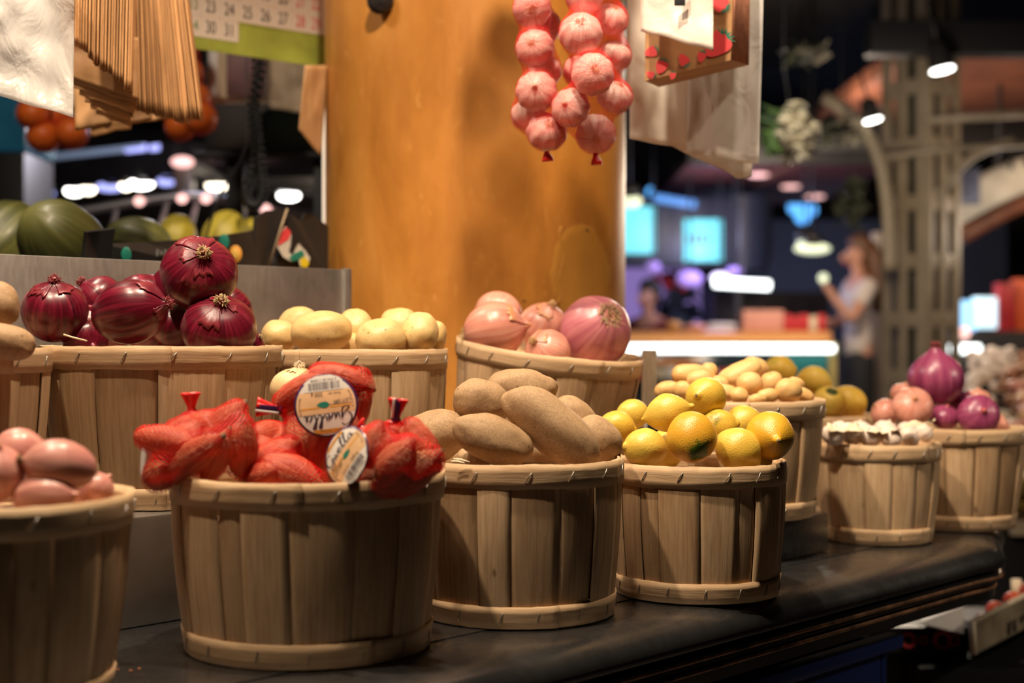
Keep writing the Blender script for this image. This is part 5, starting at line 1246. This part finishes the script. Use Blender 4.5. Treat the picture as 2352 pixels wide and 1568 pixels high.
# arched sign
sg=thing('arched_sign','pale arched shop sign with a dark portrait panel at the right edge','sign',(0,0,0)); YS=8.0; mb=MB()
def ar(x,y): 
    u=2195+x*300; top=432-90*math.sin(min(1,x*1.15)*PI/2); bot=top+100-18*x; return P(u,top+(bot-top)*y,YS-.01*sin(x*3))
mb.grid(ar,24,6); solid(mb.build('board',plain('sign_board',(.62,.59,.50),.5,var=.25,vs=5),sg),.03)
px('portrait',2188,385,2252,470,YS-.04,.02,plain('portrait_print',(.10,.12,.20),.5,var=.7,vs=9),sg,.004)
v,f=glyphs(.30,.09,7,11); p0=P(2345,372,YS-.035); mesh('lettering',[p0+Vector((a.x,0,a.y)) for a in v],f,M['ink_black'],sg,smooth=False)
tubeobj('underside_arc',[ar(k/20,1.04)+Vector((0,-.02,-.03)) for k in range(21)],.05,M['canopy'],sg,8)
for x in (2.75,3.6): boxobj('hanger',(x,YS+.02,2.40),(.02,.02,.45),M['black'],sg,0,.002)
# counter with display case
dc=thing('display_case','glass display case counter with a bright tube lamp beyond the ochre column','counter',(0,0,0)); YD=9.0
px('steel_top',1380,760,1912,785,YD,.45,M['brass'],dc,.02); 
tubeobj('tube_lamp',[P(1360,800,YD-.02),P(1905,800,YD-.02)],.025,M['tube_light'],dc,10); tubeobj('lamp_end',[P(1906,800,YD-.02),P(1916,800,YD-.02)],.022,M['tube_light'],dc,10)
px('glass_front',1380,814,1905,905,YD,.008,M['glass_dark'],dc,.001); px('end_post',1904,786,1922,1180,YD-.01,.06,plain('yellowed_post',(.42,.34,.12),.4),dc,.004); px('teal_backing',1775,815,1900,862,YD-.02,.01,M['teal'],dc,.001); px('shelf_edge',1440,826,1612,838,YD-.035,.03,M['brass'],dc,.002); px('base',1380,906,1905,1208,YD,.6,M['black'],dc,.01)
rnd=random.Random(4)
for k in range(14):
    u=1460+k*24; m=('redpack','pinkbox','petal','white_plastic')[k%4]; o=px('food_tray',u,842+rnd.uniform(0,8),u+20,872,YD-.07,.03,M[m],dc,.008)
def item(name,label,cat,*a,group=None,**k):
    o=px(name,*a,**k); tag(o,label,cat,group); return o
item('carton_box','pinkish carton standing on the far glass display case','box',1707,712,1800,759,9.12,.18,M['pinkbox'])
for k in range(5): item('packet',['red packet beside the pink carton, first from it','red and white packet, second from the pink carton','red packet in the middle of the row beside the pink carton','pale packet near the end of the row beside the pink carton','last red packet at the end of the far display case'][k],'packet',1803+k*19,722+(k%2)*4,1820+k*19,759,9.14,.12,M['redpack' if k!=3 else 'petal'],group='packets on the far display case')
item('shallow_dish','grey dish left of the pink carton on the far display case','dish',1628,742,1690,759,9.15,.2,M['chrome'])
o=ell('bread_roll',1545,748,9.15,40,24,.16,plain('bread_crust',(.55,.30,.10),.6)); tag(o,'golden bread roll on the far display case by the seated person','bread')
o=ell('bread_roll',1596,752,9.15,60,18,.16,M['pinkbox']); tag(o,'flat pinkish loaf on the far display case','bread')
# lit stalls behind
bs=thing('screen_fascia','dark blue fascia with two cyan screens and a rounded end','fascia',(0,0,0)); YB=11.0
px('fascia_board',1350,452,1700,612,YB,.25,M['navy'],bs,.03); 
mb=MB(); mb.tube([P(1696,470,YB+.26)+Vector((0,0,.05)),P(1696,622,YB+.26)],.26,32); mb.build('rounded_end',M['navy'],bs,angle=40)
px('screen',1400,474,1505,582,YB-.03,.03,M['screen_cyan'],bs,.02); px('screen',1571,503,1660,600,YB-.03,.03,M['screen_cyan'],bs,.02)
v,f=glyphs(.20,.075,4,10,.7); p0=P(1609,549,YB-.036); mesh('lettering',[p0+Vector((a.x,0,a.y)) for a in v],f,M['navy'],bs,smooth=False)
for u in (1400,1690): px('fascia_post',u,612,u+14,1130,YB+.1,.06,M['black'],bs)
px('ledge_lamp',1500,452,1600,470,YB-.06,.03,plain('blue_strip',(.1,.3,.6),.4,emit=.8,ecol=(.08,.28,.75)),bs,.02).rotation_euler=(0,.17,0)
def orb(name,label,cat,u,v,Y,wu,wv,dep,mat,group=None): return tag(ell(name,u,v,Y,wu,wv,dep,M[mat]),label,cat,group)
o=item('window_pane','tall bright blue pane high above the cyan screens','window',1632,425,1692,515,12.5,.04,M['window_blue']); o.rotation_euler=(0,.06,0)
mb=MB(); mb.tube([(0,.06,-.3),(0,.06,3.55-o.location.z)],.02,8); mb.build('hanger',M['black'],o)
M['blue_l']=lamp('blue_lamp',(.12,.45,1),1.6)
for i,(u,v,w) in enumerate(((1497,442,26),(1522,462,22),(1826,476,34),(1848,470,30),(1862,482,30),(1843,497,36))):
    o=orb('blue_lamp',['round blue lamp at the left above the cyan screens','smaller blue lamp right of the round one above the screens','blue lamp at the left of the far cluster','blue lamp at the top of the far cluster','blue lamp at the right of the far cluster','lowest blue lamp of the far cluster'][i],'lamp',u,v,12.8+.16*i,w,w,.1,'blue_l','far blue lamps')
    mb=MB(); mb.tube([(0,0,.02),(0,0,3.549-o.location.z)],.008,6); mb.build('hanger',M['black'],o)
for i,(u,v,w,h,mt) in enumerate(((1446,462,56,32,'lamp_warm'),(1866,571,84,26,'lamp_warm'),(1848,560,34,26,'lamp_cool'))):
    o=orb('pendant_lamp',['pale pendant lamp at the right edge of the column','wide pale pendant lamp left of the standing person','small cool lamp beside the wide pale pendant'][i],'lamp',u,v,9.3+.3*i,w,h,.12,'lamp_pale' if False else ('petal_lamp' if 'petal_lamp' in M else 'lamp_pink'),'pale pendant lamps')
    o.data.materials[0]=M.setdefault('pale_lamp',lamp('pale_lamp',(.75,.85,.60),1.1))
    mb=MB(); mb.tube([(0,0,.02),(0,0,.10)],.06,12); mb.tube([(0,0,.09),(0,0,3.549-o.location.z)],.008,6); mb.build('shade_and_cord',M['black'],o)
M['violet_far']=lamp('violet_backlight',(.36,.24,.66),.62)
o=item('violet_backdrop','violet lit back wall of the far stall right of the column','panel',1340,606,1610,752,13.0,.06,M['violet_far']); px('panel_foot',1360,752,1590,1076,13.05,.04,M['black'],o).location-=o.location
o=tubeobj('ring_lamp',[P(1640,648,10.2),P(1700,652,10.2),P(1768,655,10.2)],.034,M['tube_light']); tag(o,'long white tube lamp over the far stall','lamp'); mb=MB(); mb.tube([P(1700,640,10.2),(P(1700,640,10.2).x,10.2,3.549)],.008,6); mb.build('hanger',M['black'],o)
M['white_soft']=lamp('soft_white_lamp',(.75,.68,.95),2)
for i,(u,v,w,h) in enumerate(((1654,638,44,24),(1688,622,40,20),(1500,612,34,26),(1584,640,60,40))):
    o=orb('soft_lamp',['soft white lamp above the left end of the long tube','faint lilac lamp above the long tube','lilac lamp at the top of the violet panel','broad lilac lamp before the violet panel'][i],'lamp',u,v,10.6,w,h,.1,'white_soft' if i<1 else 'violet_far','soft lamps of the far stall'); mb=MB(); mb.tube([(0,0,.02),(0,0,3.549-o.location.z)],.008,6); mb.build('hanger',M['black'],o)
flp=thing('potted_flowers','dark bouquet with red blooms in front of the violet panel','flowers',P(1555,740,11.6)); rnd=random.Random(9); mb=MB(); mb2=MB()
for k in range(60):
    c=Vector((rnd.gauss(0,.12),rnd.gauss(0,.08),rnd.uniform(.05,.40))); q=Vector((rnd.gauss(0,1),rnd.gauss(0,1),rnd.gauss(0,1))).normalized().to_track_quat('Z','Y')
    mb.surf(lambda x,t,c=c,q=q: c+q@Vector((.05*sin(PI*t)*cos(2*PI*x),.015*sin(PI*t)*sin(2*PI*x),-.09*cos(PI*t))),8,6)
for k in range(6):
    c=Vector((-.10+rnd.gauss(0,.06),-.12,.34+rnd.gauss(0,.05))); mb2.surf(lambda x,t,c=c: c+.035*Vector((sin(PI*t)*cos(2*PI*x),sin(PI*t)*sin(2*PI*x),cos(PI*t))),10,6)
mb.build('foliage',plain('dark_foliage',(.02,.03,.05),.6),flp); mb2.build('bloom',M['redpack'],flp); mb=MB(); mb.tube([(0,0,-1.31),(0,0,-.02),(0,0,.10)],[.14,.14,.11],18); mb.build('tall_vase',M['navy'],flp)
boxobj('far_stall_back',(3.0,14.5,1.2),(4.0,.3,2.4),plain('blue_grey_back_wall',(.10,.115,.16),.7),None,0,.01); tag(bpy.data.objects['far_stall_back'],'blue grey back wall of the far stalls','wall panel')
o=item('dark_shelving','dark stocked shelving behind the pink carton','shelving',1640,670,1905,1118,12.2,.3,plain('dark_stock',(.025,.018,.02),.6,var=.9,vs=9))
# fish stall glow at right
o=item('cooler','dark cooler cabinet of the stall at the right edge','cabinet',2190,760,2600,1228,8.6,.5,M['black'])
for i,(u0,v0,u1,v1,mt) in enumerate(((2196,690,2240,742,'window_blue'),(2244,682,2290,736,'packet_glow'),(2294,650,2332,742,'redpack'),(2334,640,2380,742,'redpack2'),(2300,716,2400,760,'petal'))):
    if mt not in M: M[mt]=lamp(mt,(.60,.85,1),1.4) if mt=='packet_glow' else plain('orange_packaging',(.75,.13,.04),.4)  # the two blue packets are made to glow in place of light on them
    item('lit_packet',['blue lit packet at the left of the right stall shelf','bright white blue packet on the right stall shelf','red packet on the right stall shelf','orange red packet at the right edge on the stall shelf','pale packet in front of the red ones at the right edge'][i],'packet',u0,v0,u1,v1+18,8.62+(.02*i),.1,M[mt],group='packets on the right stall')
tubeobj('tube_lamp',[P(2182,801,8.5),P(2250,801,8.5)],.026,M['tube_light'],o,10).location=-o.location
orb('warm_lamp','small warm lamp above the tube lamp at the right','lamp',2212,764,8.5,34,26,.06,'lamp_pink')
# heaped trays beyond the counter end
hp=thing('produce_stand','low market stand with heaped trays at the right edge','stand',(0,0,0))
boxobj('stand_body',P(2400,1180,4.4)+Vector((0,.4,-.31)),(.9,1.2,.62),M['black'],hp,0,.01); boxobj('yellow_rail',P(2400,1118,4.15)+Vector((0,0,0)),(.5,.05,.05),plain('yellow_steel_rail',(.50,.36,.10),.3,.5),hp,0,.01); boxobj('yellow_rail',P(2400,1160,4.15),(.5,.05,.03),plain('ochre_rail',(.30,.20,.05),.4,.3),hp,0,.01)
def heap(label,u0,u1,v,Y,w,mat,n,seed,cat,rows=3):
    rnd=random.Random(seed)
    for k in range(n):
        a=rnd.random(); b=rnd.random(); Yk=Y+b*.35; 
        p=P(u0+(u1-u0)*a,v,Y); p.y=Yk; p.x*=Yk/Y; p.z+=rnd.uniform(0,.03)+.06*(1-abs(2*a-1))*(1-abs(2*b-1))+ (b*.16)
        R=S(w,Y)/2*rnd.uniform(.8,1.15); vv,ff,uv=surf(lambda x,t: Vector((R*sin(PI*t)*cos(2*PI*x),R*sin(PI*t)*sin(2*PI*x)*.9,-R*.8*cos(PI*t))),12,8)
        o=mesh(cat.replace(' ','_'),vv,ff,M[mat],None,uv,True,p,axisq((rnd.gauss(0,1),rnd.gauss(0,1),rnd.gauss(0,1)))); tag(o,label,cat,label)
for (u0,u1,v,Y,dp) in ((2215,2335,945,4.9,.38),(2300,2430,966,4.7,.38),(2322,2440,1030,4.35,.33),(2318,2440,1088,4.2,.13)):
    a=P(u0,v,Y); b=P(u1,v,Y); boxobj('tray',((a.x+b.x)/2,Y+dp/2-.03,(a.z+.60)/2),(b.x-a.x,dp,a.z-.60),M['cream_bag'],hp,0,.004)
heap('pale garlic bulb in the heap behind the farthest basket',2225,2330,930,4.9,34,'garlic_white',46,1,'garlic')
heap('brownish shallot in the heap at the right edge of the stand',2310,2420,950,4.7,38,'bagged',40,2,'shallot')
heap('pink onion in the front heap at the right edge of the stand',2330,2430,1010,4.35,44,'pink_onion',22,3,'onion')
heap('yellow potato in the lowest heap at the right edge of the stand',2325,2430,1068,4.2,40,'potato_ratte',16,4,'potato')
# crates under the counter at bottom right
cr=thing('fruit_crate','pale wooden fruit crate with printed side full of red fruit below the counter end','crate',(0,0,0)); 
sheet('printed_side',[(2232,1430,2.62),(2430,1330,2.80),(2430,1400,2.80),(2236,1500,2.62)],plain('printed_board',(.26,.21,.14),.6,var=.5,vs=16),cr,.008); sheet('left_side',[(2232,1430,2.62),(2218,1420,3.0),(2222,1488,3.0),(2236,1500,2.62)],M['black'],cr,.008)
v,f=glyphs(.105,.040,5,2,.5); e0=P(2318,1428,2.691); ex2=(P(2430,1365,2.80)-P(2232,1465,2.62)).normalized(); ez=Vector((0,0,1)); mesh('block_print',[e0+ex2*a.x+ez*a.y+Vector((.003,-.0055,0)) for a in v],f,M['ink_black'],cr,smooth=False)
tubeobj('top_rim',[P(2230,1430,2.615),P(2432,1328,2.795)],.006,M['cream_bag'],cr,6); tubeobj('corner_post',[P(2233,1426,2.613),P(2237,1502,2.613)],.006,M['cream_bag'],cr,6); tubeobj('end_post',[P(2334,1330,2.86),P(2336,1385,2.86)],.011,M['cream_bag'],cr,6)
sheet('crate_floor',[(2236,1500,2.62),(2430,1400,2.80),(2430,1400,3.2),(2222,1488,3.0)],M['black'],cr,.008)
rnd=random.Random(8)
for k in range(9):
    o=ell('red_fruit',2262+k*21+rnd.uniform(-4,4),1428-k*11-(16 if k%2 else 0),2.80+.02*(k%3),46,42,.04,plain('red_fruit_skin',(.70,.08,.025),.35,var=.5,vs=18) if 'nect' not in M else M['nect']); M['nect']=o.data.materials[0]
    tag(o,'red orange fruit in the printed crate below the counter end','fruit','red fruit in the crate')
bk=thing('black_crate','black fruit carton with red round prints below the counter end','crate',(0,0,0)); px('carton_side',1995,1440,2228,1500,2.75,.02,M['black_gloss'],bk,.004); px('carton_body',1998,1442,2225,1600,2.775,.24,M['carton'],bk,.004)
for u,w in ((2085,30),(2120,18),(2165,36),(2190,24)):
    mb=MB(); r=S(w,2.75)/2; mb.tube([(r*cos(a*PI/10),-.0015,r*sin(a*PI/10)) for a in range(21)],r*.28,6,flat=.3); mb.build('ring_print',M['ink_red'],bk,loc=P(u,1470,2.748))
o=sheet('paper_sheet',[(2112,1430,2.72),(2135,1402,2.86),(2212,1392,2.86),(2214,1456,2.72)],M['white_plastic'],None,.002); tag(o,'white paper lying on the black carton below the counter end','paper')
o=sheet('red_leaflet',[(1960,1500,2.60),(1995,1478,2.7),(2015,1545,2.62),(1985,1560,2.58)],M['ink_red'],None,.004); tag(o,'red and white leaflet leaning by the blue tub under the counter','leaflet')
sheet('white_margin',[(1925,1520,2.59),(1960,1500,2.598),(1985,1560,2.578),(1960,1566,2.575)],M['white_plastic'],o,.004)
tb=thing('blue_tub','blue plastic tub below the counter front','tub',(0,0,0)); a=T(.75,.06,.62); d_=.45
def tubw(s0,s1,p0,p1,z0,z1,nm): c=T((s0+s1)/2,(p0+p1)/2,(z0+z1)/2); return boxobj(nm,c,(s1-s0,abs(p1-p0),z1-z0),M['blue'],tb,ANG,.006)
tubw(.35,.90,-.100,-.084,.42,.722,'front_wall'); tubw(.35,.90,-.300,-.284,.42,.722,'back_wall'); tubw(.332,.35,-.300,-.084,.42,.722,'side_wall'); tubw(.90,.918,-.300,-.084,.42,.722,'side_wall'); tubw(.34,.91,-.300,-.084,.40,.42,'bottom'); tubw(.325,.925,-.088,-.060,.712,.734,'rim')
boxobj('tub_stand',T(.625,-.19,.199),(.50,.18,.397),M['black'],None,ANG,.006); tag(bpy.data.objects['tub_stand'],'black stand carrying the blue tub below the counter','stand')
boxobj('crate_stand',(1.14,2.98,.279),(.75,.62,.558),M['black'],None,0,.01); tag(bpy.data.objects['crate_stand'],'black stand carrying the crates below the counter end','stand')
# price card and onion skin crumbs
o=boxobj('price_card',P(1491,868,2.35),(.006,.09,S(130,2.35)),M['petal'],None,.12,.001); tag(o,'pale price card seen edge on behind the lemons','card'); hh=o.location.z-TAB-.001; boxobj('stem',(0,.03,-hh/2),(.004,.012,hh),M['white_plastic'],o,0,.001)
mb=MB(); rnd=random.Random(77)
for k in range(46):
    p=T(rnd.uniform(-.50,-.36)+rnd.random()*.12,rnd.uniform(-.40,-.20),TAB+.0012); s=rnd.uniform(.0012,.004)
    mb.box(p,(s,s*rnd.uniform(.4,.9),.0008),Matrix.Rotation(rnd.uniform(0,6),3,'Z'))
o=mb.build('onion_skin_crumbs',plain('crumb',(.42,.15,.05),.7),None,False); tag(o,'orange crumbs of onion skin on the counter behind the front basket','crumbs',kind='stuff')

# ------------------------------------------------------------------ people
def skinned(name,V,E,mat,parent,sub=2):
    me=bpy.data.meshes.new(name); me.from_pydata([v[0] for v in V],E,[]); me.materials.append(mat); o=bpy.data.objects.new(name,me); link(o,parent)
    s=o.modifiers.new('skin','SKIN'); s.use_smooth_shade=True; s.branch_smoothing=.4
    for i,v in enumerate(V):
        r=v[1]; me.skin_vertices[0].data[i].radius=r if isinstance(r,tuple) else (r,r)
    for i in range(len(V)): me.skin_vertices[0].data[i].use_root=(i==0)
    subd(o,sub); return o
def person(label,loc,rz,h,arms,hair,hairmat,shirt,legs,longhair):
    t=thing('person',label,'person',loc,(0,0,rz)); k=h/1.70
    def q(x,y,z): return (x*k,y*k,z*k)
    V=[(q(0,0,.92),(.13*k,.10*k)),(q(0,.0,1.10),(.115*k,.085*k)),(q(0,.0,1.28),(.14*k,.10*k)),(q(0,-.01,1.40),(.12*k,.085*k)),(q(0,.0,1.47),.050*k),(q(0,.015,1.53),.050*k),(q(0,.02,1.60),(.070*k,.088*k)),(q(0,.015,1.67),(.062*k,.075*k))]
    E=[(i,i+1) for i in range(7)]
    for sx,(el,wr,ha) in zip((-1,1),arms):
        b=len(V); V+= [(q(sx*.17,-.01,1.385),.058*k),(q(*el),.043*k),(q(*wr),.030*k),(q(*ha),(.040*k,.022*k))]; E+=[(3,b),(b,b+1),(b+1,b+2),(b+2,b+3)]
        hd=(Vector(ha)-Vector(wr)).normalized(); sd=hd.cross(Vector((0,0,1))).normalized()
        for m in range(4):
            f0=Vector(ha)+hd*.03+sd*(m-1.5)*.020; c=len(V); V+=[(q(*f0),.010*k),(q(*(f0+hd*(.034-.004*abs(m-1.5))+Vector((0,0,-.012)))),.009*k)]; E+=[(b+3,c),(c,c+1)]
        c=len(V); f0=Vector(ha)-hd*.01+sd*.045*sx; V+=[(q(*f0),.011*k),(q(*(f0+hd*.035)),.009*k)]; E+=[(b+3,c),(c,c+1)]
    for sx in (-1,1):
        b=len(V); V+=[(q(sx*.09,0,.85),.085*k),(q(sx*.095,.01,.48),.058*k),(q(sx*.095,-.01,.09),.038*k),(q(sx*.10,.10,.04),(.04*k,.03*k))]; E+=[(0,b),(b,b+1),(b+1,b+2),(b+2,b+3)]
    body=skinned('body',V,E,M['skin'],t)
    vv,ff,uv=surf(lambda x,tt: Vector((.016*sin(PI*tt)*cos(2*PI*x),.026*sin(PI*tt)*sin(2*PI*x),-.028*cos(PI*tt)))*k,12,8); mesh('nose',vv,ff,M['skin'],t,uv,True,q(0,.112,1.585))
    for sx in (-1,1):
        vv,ff,uv=surf(lambda x,tt: Vector((.012*sin(PI*tt)*cos(2*PI*x),.008*sin(PI*tt)*sin(2*PI*x),-.008*cos(PI*tt)))*k,10,6); e=mesh('eye',vv,ff,M['eye'],t,uv,True,q(sx*.032,.098,1.612))
        vv,ff,uv=surf(lambda x,tt: Vector((.010*sin(PI*tt)*cos(2*PI*x),.018*sin(PI*tt)*sin(2*PI*x),-.030*cos(PI*tt)))*k,10,6); mesh('ear',vv,ff,M['skin'],t,uv,True,q(sx*.078,.01,1.595))
    vv,ff,uv=surf(lambda x,tt: Vector((.026*sin(PI*tt)*cos(2*PI*x),.010*sin(PI*tt)*sin(2*PI*x),-.009*cos(PI*tt)))*k,12,6); mesh('mouth',vv,ff,M['redpack'],t,uv,True,q(0,.100,1.545))
    def hf(x,tt):
        an=2*PI*x; ph=PI*(tt-.5); d=Vector((cos(ph)*cos(an),cos(ph)*sin(an),sin(ph))); r=Vector((.092*d.x,.108*d.y,.118*d.z)); 
        if d.y>.25 and d.z<.35: r*= .62
        r+=Vector((0,-.012,1.645)); 
        return r*k
    vv,ff,uv=surf(hf,32,20); mesh('hair',vv,ff,hairmat,t,uv)
    if longhair:
        mb=MB(); mb.tube([q(0,-.06,1.68),q(0,-.105,1.58),q(0,-.13,1.45),q(0,-.145,1.32),q(0,-.14,1.20)],[.085*k,.105*k,.110*k,.09*k,.04*k],16,flat=.75); mb.build('long_hair',hairmat,t)
    V=[(q(0,0,.84),(.150*k,.120*k)),(q(0,0,1.10),(.128*k,.098*k)),(q(0,0,1.28),(.153*k,.115*k)),(q(0,-.01,1.405),(.130*k,.095*k)),(q(0,-.005,1.445),(.07*k,.06*k))]; E=[(i,i+1) for i in range(4)]
    for sx,(el,wr,ha) in zip((-1,1),arms):
        b=len(V); s=Vector((sx*.175,-.01,1.39)); m=s.lerp(Vector(el),.62); V+=[(q(*s),.070*k),(q(*m),.062*k)]; E+=[(3,b),(b,b+1)]
    skinned('shirt',V,E,shirt,t)
    V=[(q(0,0,1.0),(.135*k,.108*k)),(q(0,0,.88),(.15*k,.12*k))]; E=[(0,1)]
    for sx in (-1,1):
        b=len(V); V+=[(q(sx*.092,0,.78),.098*k),(q(sx*.095,.01,.48),.074*k),(q(sx*.095,-.01,.10),.060*k)]; E+=[(1,b),(b,b+1),(b+1,b+2)]
    skinned('trousers',V,E,legs,t)
    return t
pf=boxobj('vendor_platform',(2.45,10.0,.10),(1.0,.66,.20),M['black'],None,0,.01); tag(pf,'low black platform the standing vendor stands on','platform')
person('standing person with long brown hair in a white t-shirt facing left, arms bent',P(1972,784,9.95)-Vector((0,0,EYE-.205)),PI/2+.15,1.66,(((-.24,.15,1.13),(-.14,.24,1.30),(-.11,.27,1.36)),((.25,.02,1.13),(.12,.26,1.12),(.06,.33,1.14))),None,M['hair_brown'],M['tee'],M['trousers'],True)
person('person with short black hair in a dark red shirt leaning behind the far counter',P(1490,784,10.9)-Vector((0,0,EYE)),PI*.75,1.60,(((-.26,.06,1.12),(-.20,.28,1.08),(-.16,.36,1.09)),((.27,.05,1.12),(.24,.28,1.08),(.20,.36,1.09))),None,M['hair_black'],M['shirt_red'],M['trousers'],False)
ph_=Matrix.Translation(P(1972,784,9.95)-Vector((0,0,EYE-.205))) @ Matrix.Rotation(PI/2+.15,4,'Z') @ Vector((-.11,.30,1.40)); o=ell('phone',0,0,9.6,22,22,.05,M['pale_lamp']); o.location=ph_
tag(o,'small bright object held up by the standing person in white','phone')
o=boxobj('white_cloth',P(2010,740,10.25)+Vector((.02,0,-.0)),(.10,.04,1.30),M['tee'],None,.2,.02); tag(o,'white cloth hanging beside the iron pillar behind the standing person','cloth')
boxobj('cloth_foot',(0,0,-.85),(.03,.03,.50),M['black'],o,0,.004)
# ------------------------------------------------------------------ light and camera
def light(name,typ,loc,tgt,energy,col,size=.1,angle=60,blend=.5):
    l=bpy.data.lights.new(name,typ); l.energy=energy; l.color=col
    o=bpy.data.objects.new(name,l); link(o); o.location=loc
    if tgt is not None: o.rotation_mode='QUATERNION'; o.rotation_quaternion=(Vector(tgt)-Vector(loc)).to_track_quat('-Z','Y')
    if typ=='SPOT': l.spot_size=math.radians(angle); l.spot_blend=blend; l.shadow_soft_size=size
    elif typ=='AREA': l.size=size
    else: l.shadow_soft_size=size
    return o
WARM=(1.0,.80,.58)
light('stall_or_fill_spot','SPOT',(-.62,1.02,2.75),(-.20,1.52,.92),108,WARM,.035,76,.45)
light('stall_or_fill_spot','SPOT',(-.06,1.36,2.80),(.05,2.05,1.05),155,WARM,.035,84,.5)
light('stall_or_fill_spot','SPOT',(-.80,1.50,2.9),(-.42,1.88,1.0),40,WARM,.035,54,.6)
light('stall_or_fill_spot','SPOT',(.50,1.75,2.95),(.62,2.40,.9),80,WARM,.04,66,.6)
light('stall_or_fill_spot','SPOT',(.78,1.25,2.35),(.33,2.15,1.50),26,WARM,.035,34,.6)  # added fill brightening the hanging plastic bags, no known lamp
light('aisle_fill','SPOT',(2.5,1.75,2.0),(1.05,2.75,.55),45,(1,.82,.62),.06,60,.6)  # added fill for the crates below the counter, source unseen
light('aisle_fill','POINT',(1.75,8.4,2.2),None,75,(1,.80,.60),.15)  # added fill so the standing person shows up
light('aisle_fill','POINT',(1.55,5.7,1.75),None,30,(1,.82,.62),.15)  # added fill for the front of the pillar
light('aisle_fill','POINT',(3.6,7.6,2.0),None,22,(1,.66,.42),.15)  # added warm fill for the sign side of the hall
light('aisle_fill','POINT',(1.5,10.2,1.85),None,22,(.62,.60,1),.15)  # added bluish fill for the dark far stalls
light('far_fill','POINT',(3.0,13.2,1.7),None,8,(.5,.58,1),.15)  # added bluish fill in front of the far back wall
light('right_stall_fill','POINT',(2.75,7.3,1.75),None,10,(1,.85,.68),.1)  # added fill near the arched sign, source unseen
light('neighbour_fill','POINT',(-.95,2.25,2.4),None,26,(1,.85,.68),.08)  # added fill brightening the calendar, poster and oranges
light('neighbour_fill','POINT',(-1.05,4.9,1.95),None,22,(.9,.85,1),.08)  # added fill so the chrome rail catches light
light('stand_fill','SPOT',(2.0,3.9,2.7),(1.9,4.7,.8),70,(1,.82,.62),.06,70,.6)  # added fill over the produce heaps, source unseen
light('garland_fill','POINT',(.78,4.2,2.05),None,9,(1,.88,.7),.06)  # added fill brightening the cream blossoms
w=bpy.data.worlds.new('hall_ambient'); bpy.context.scene.world=w; w.use_nodes=True
w.node_tree.nodes['Background'].inputs[0].default_value=(.9,.75,.62,1); w.node_tree.nodes['Background'].inputs[1].default_value=.05
cam=bpy.data.cameras.new('camera'); co=bpy.data.objects.new('camera',cam); link(co)
co.location=(0,0,EYE); co.rotation_euler=(PI/2,0,0); cam.sensor_width=36; cam.lens=50.0075; cam.clip_start=.05; cam.clip_end=100
cam.dof.use_dof=True; cam.dof.focus_distance=1.71; cam.dof.aperture_fstop=3.1
sc=bpy.context.scene; sc.camera=co
sc.view_settings.view_transform='Standard'; sc.view_settings.look='None'; sc.view_settings.gamma=1; sc.view_settings.use_curve_mapping=False; sc.view_settings.exposure=0
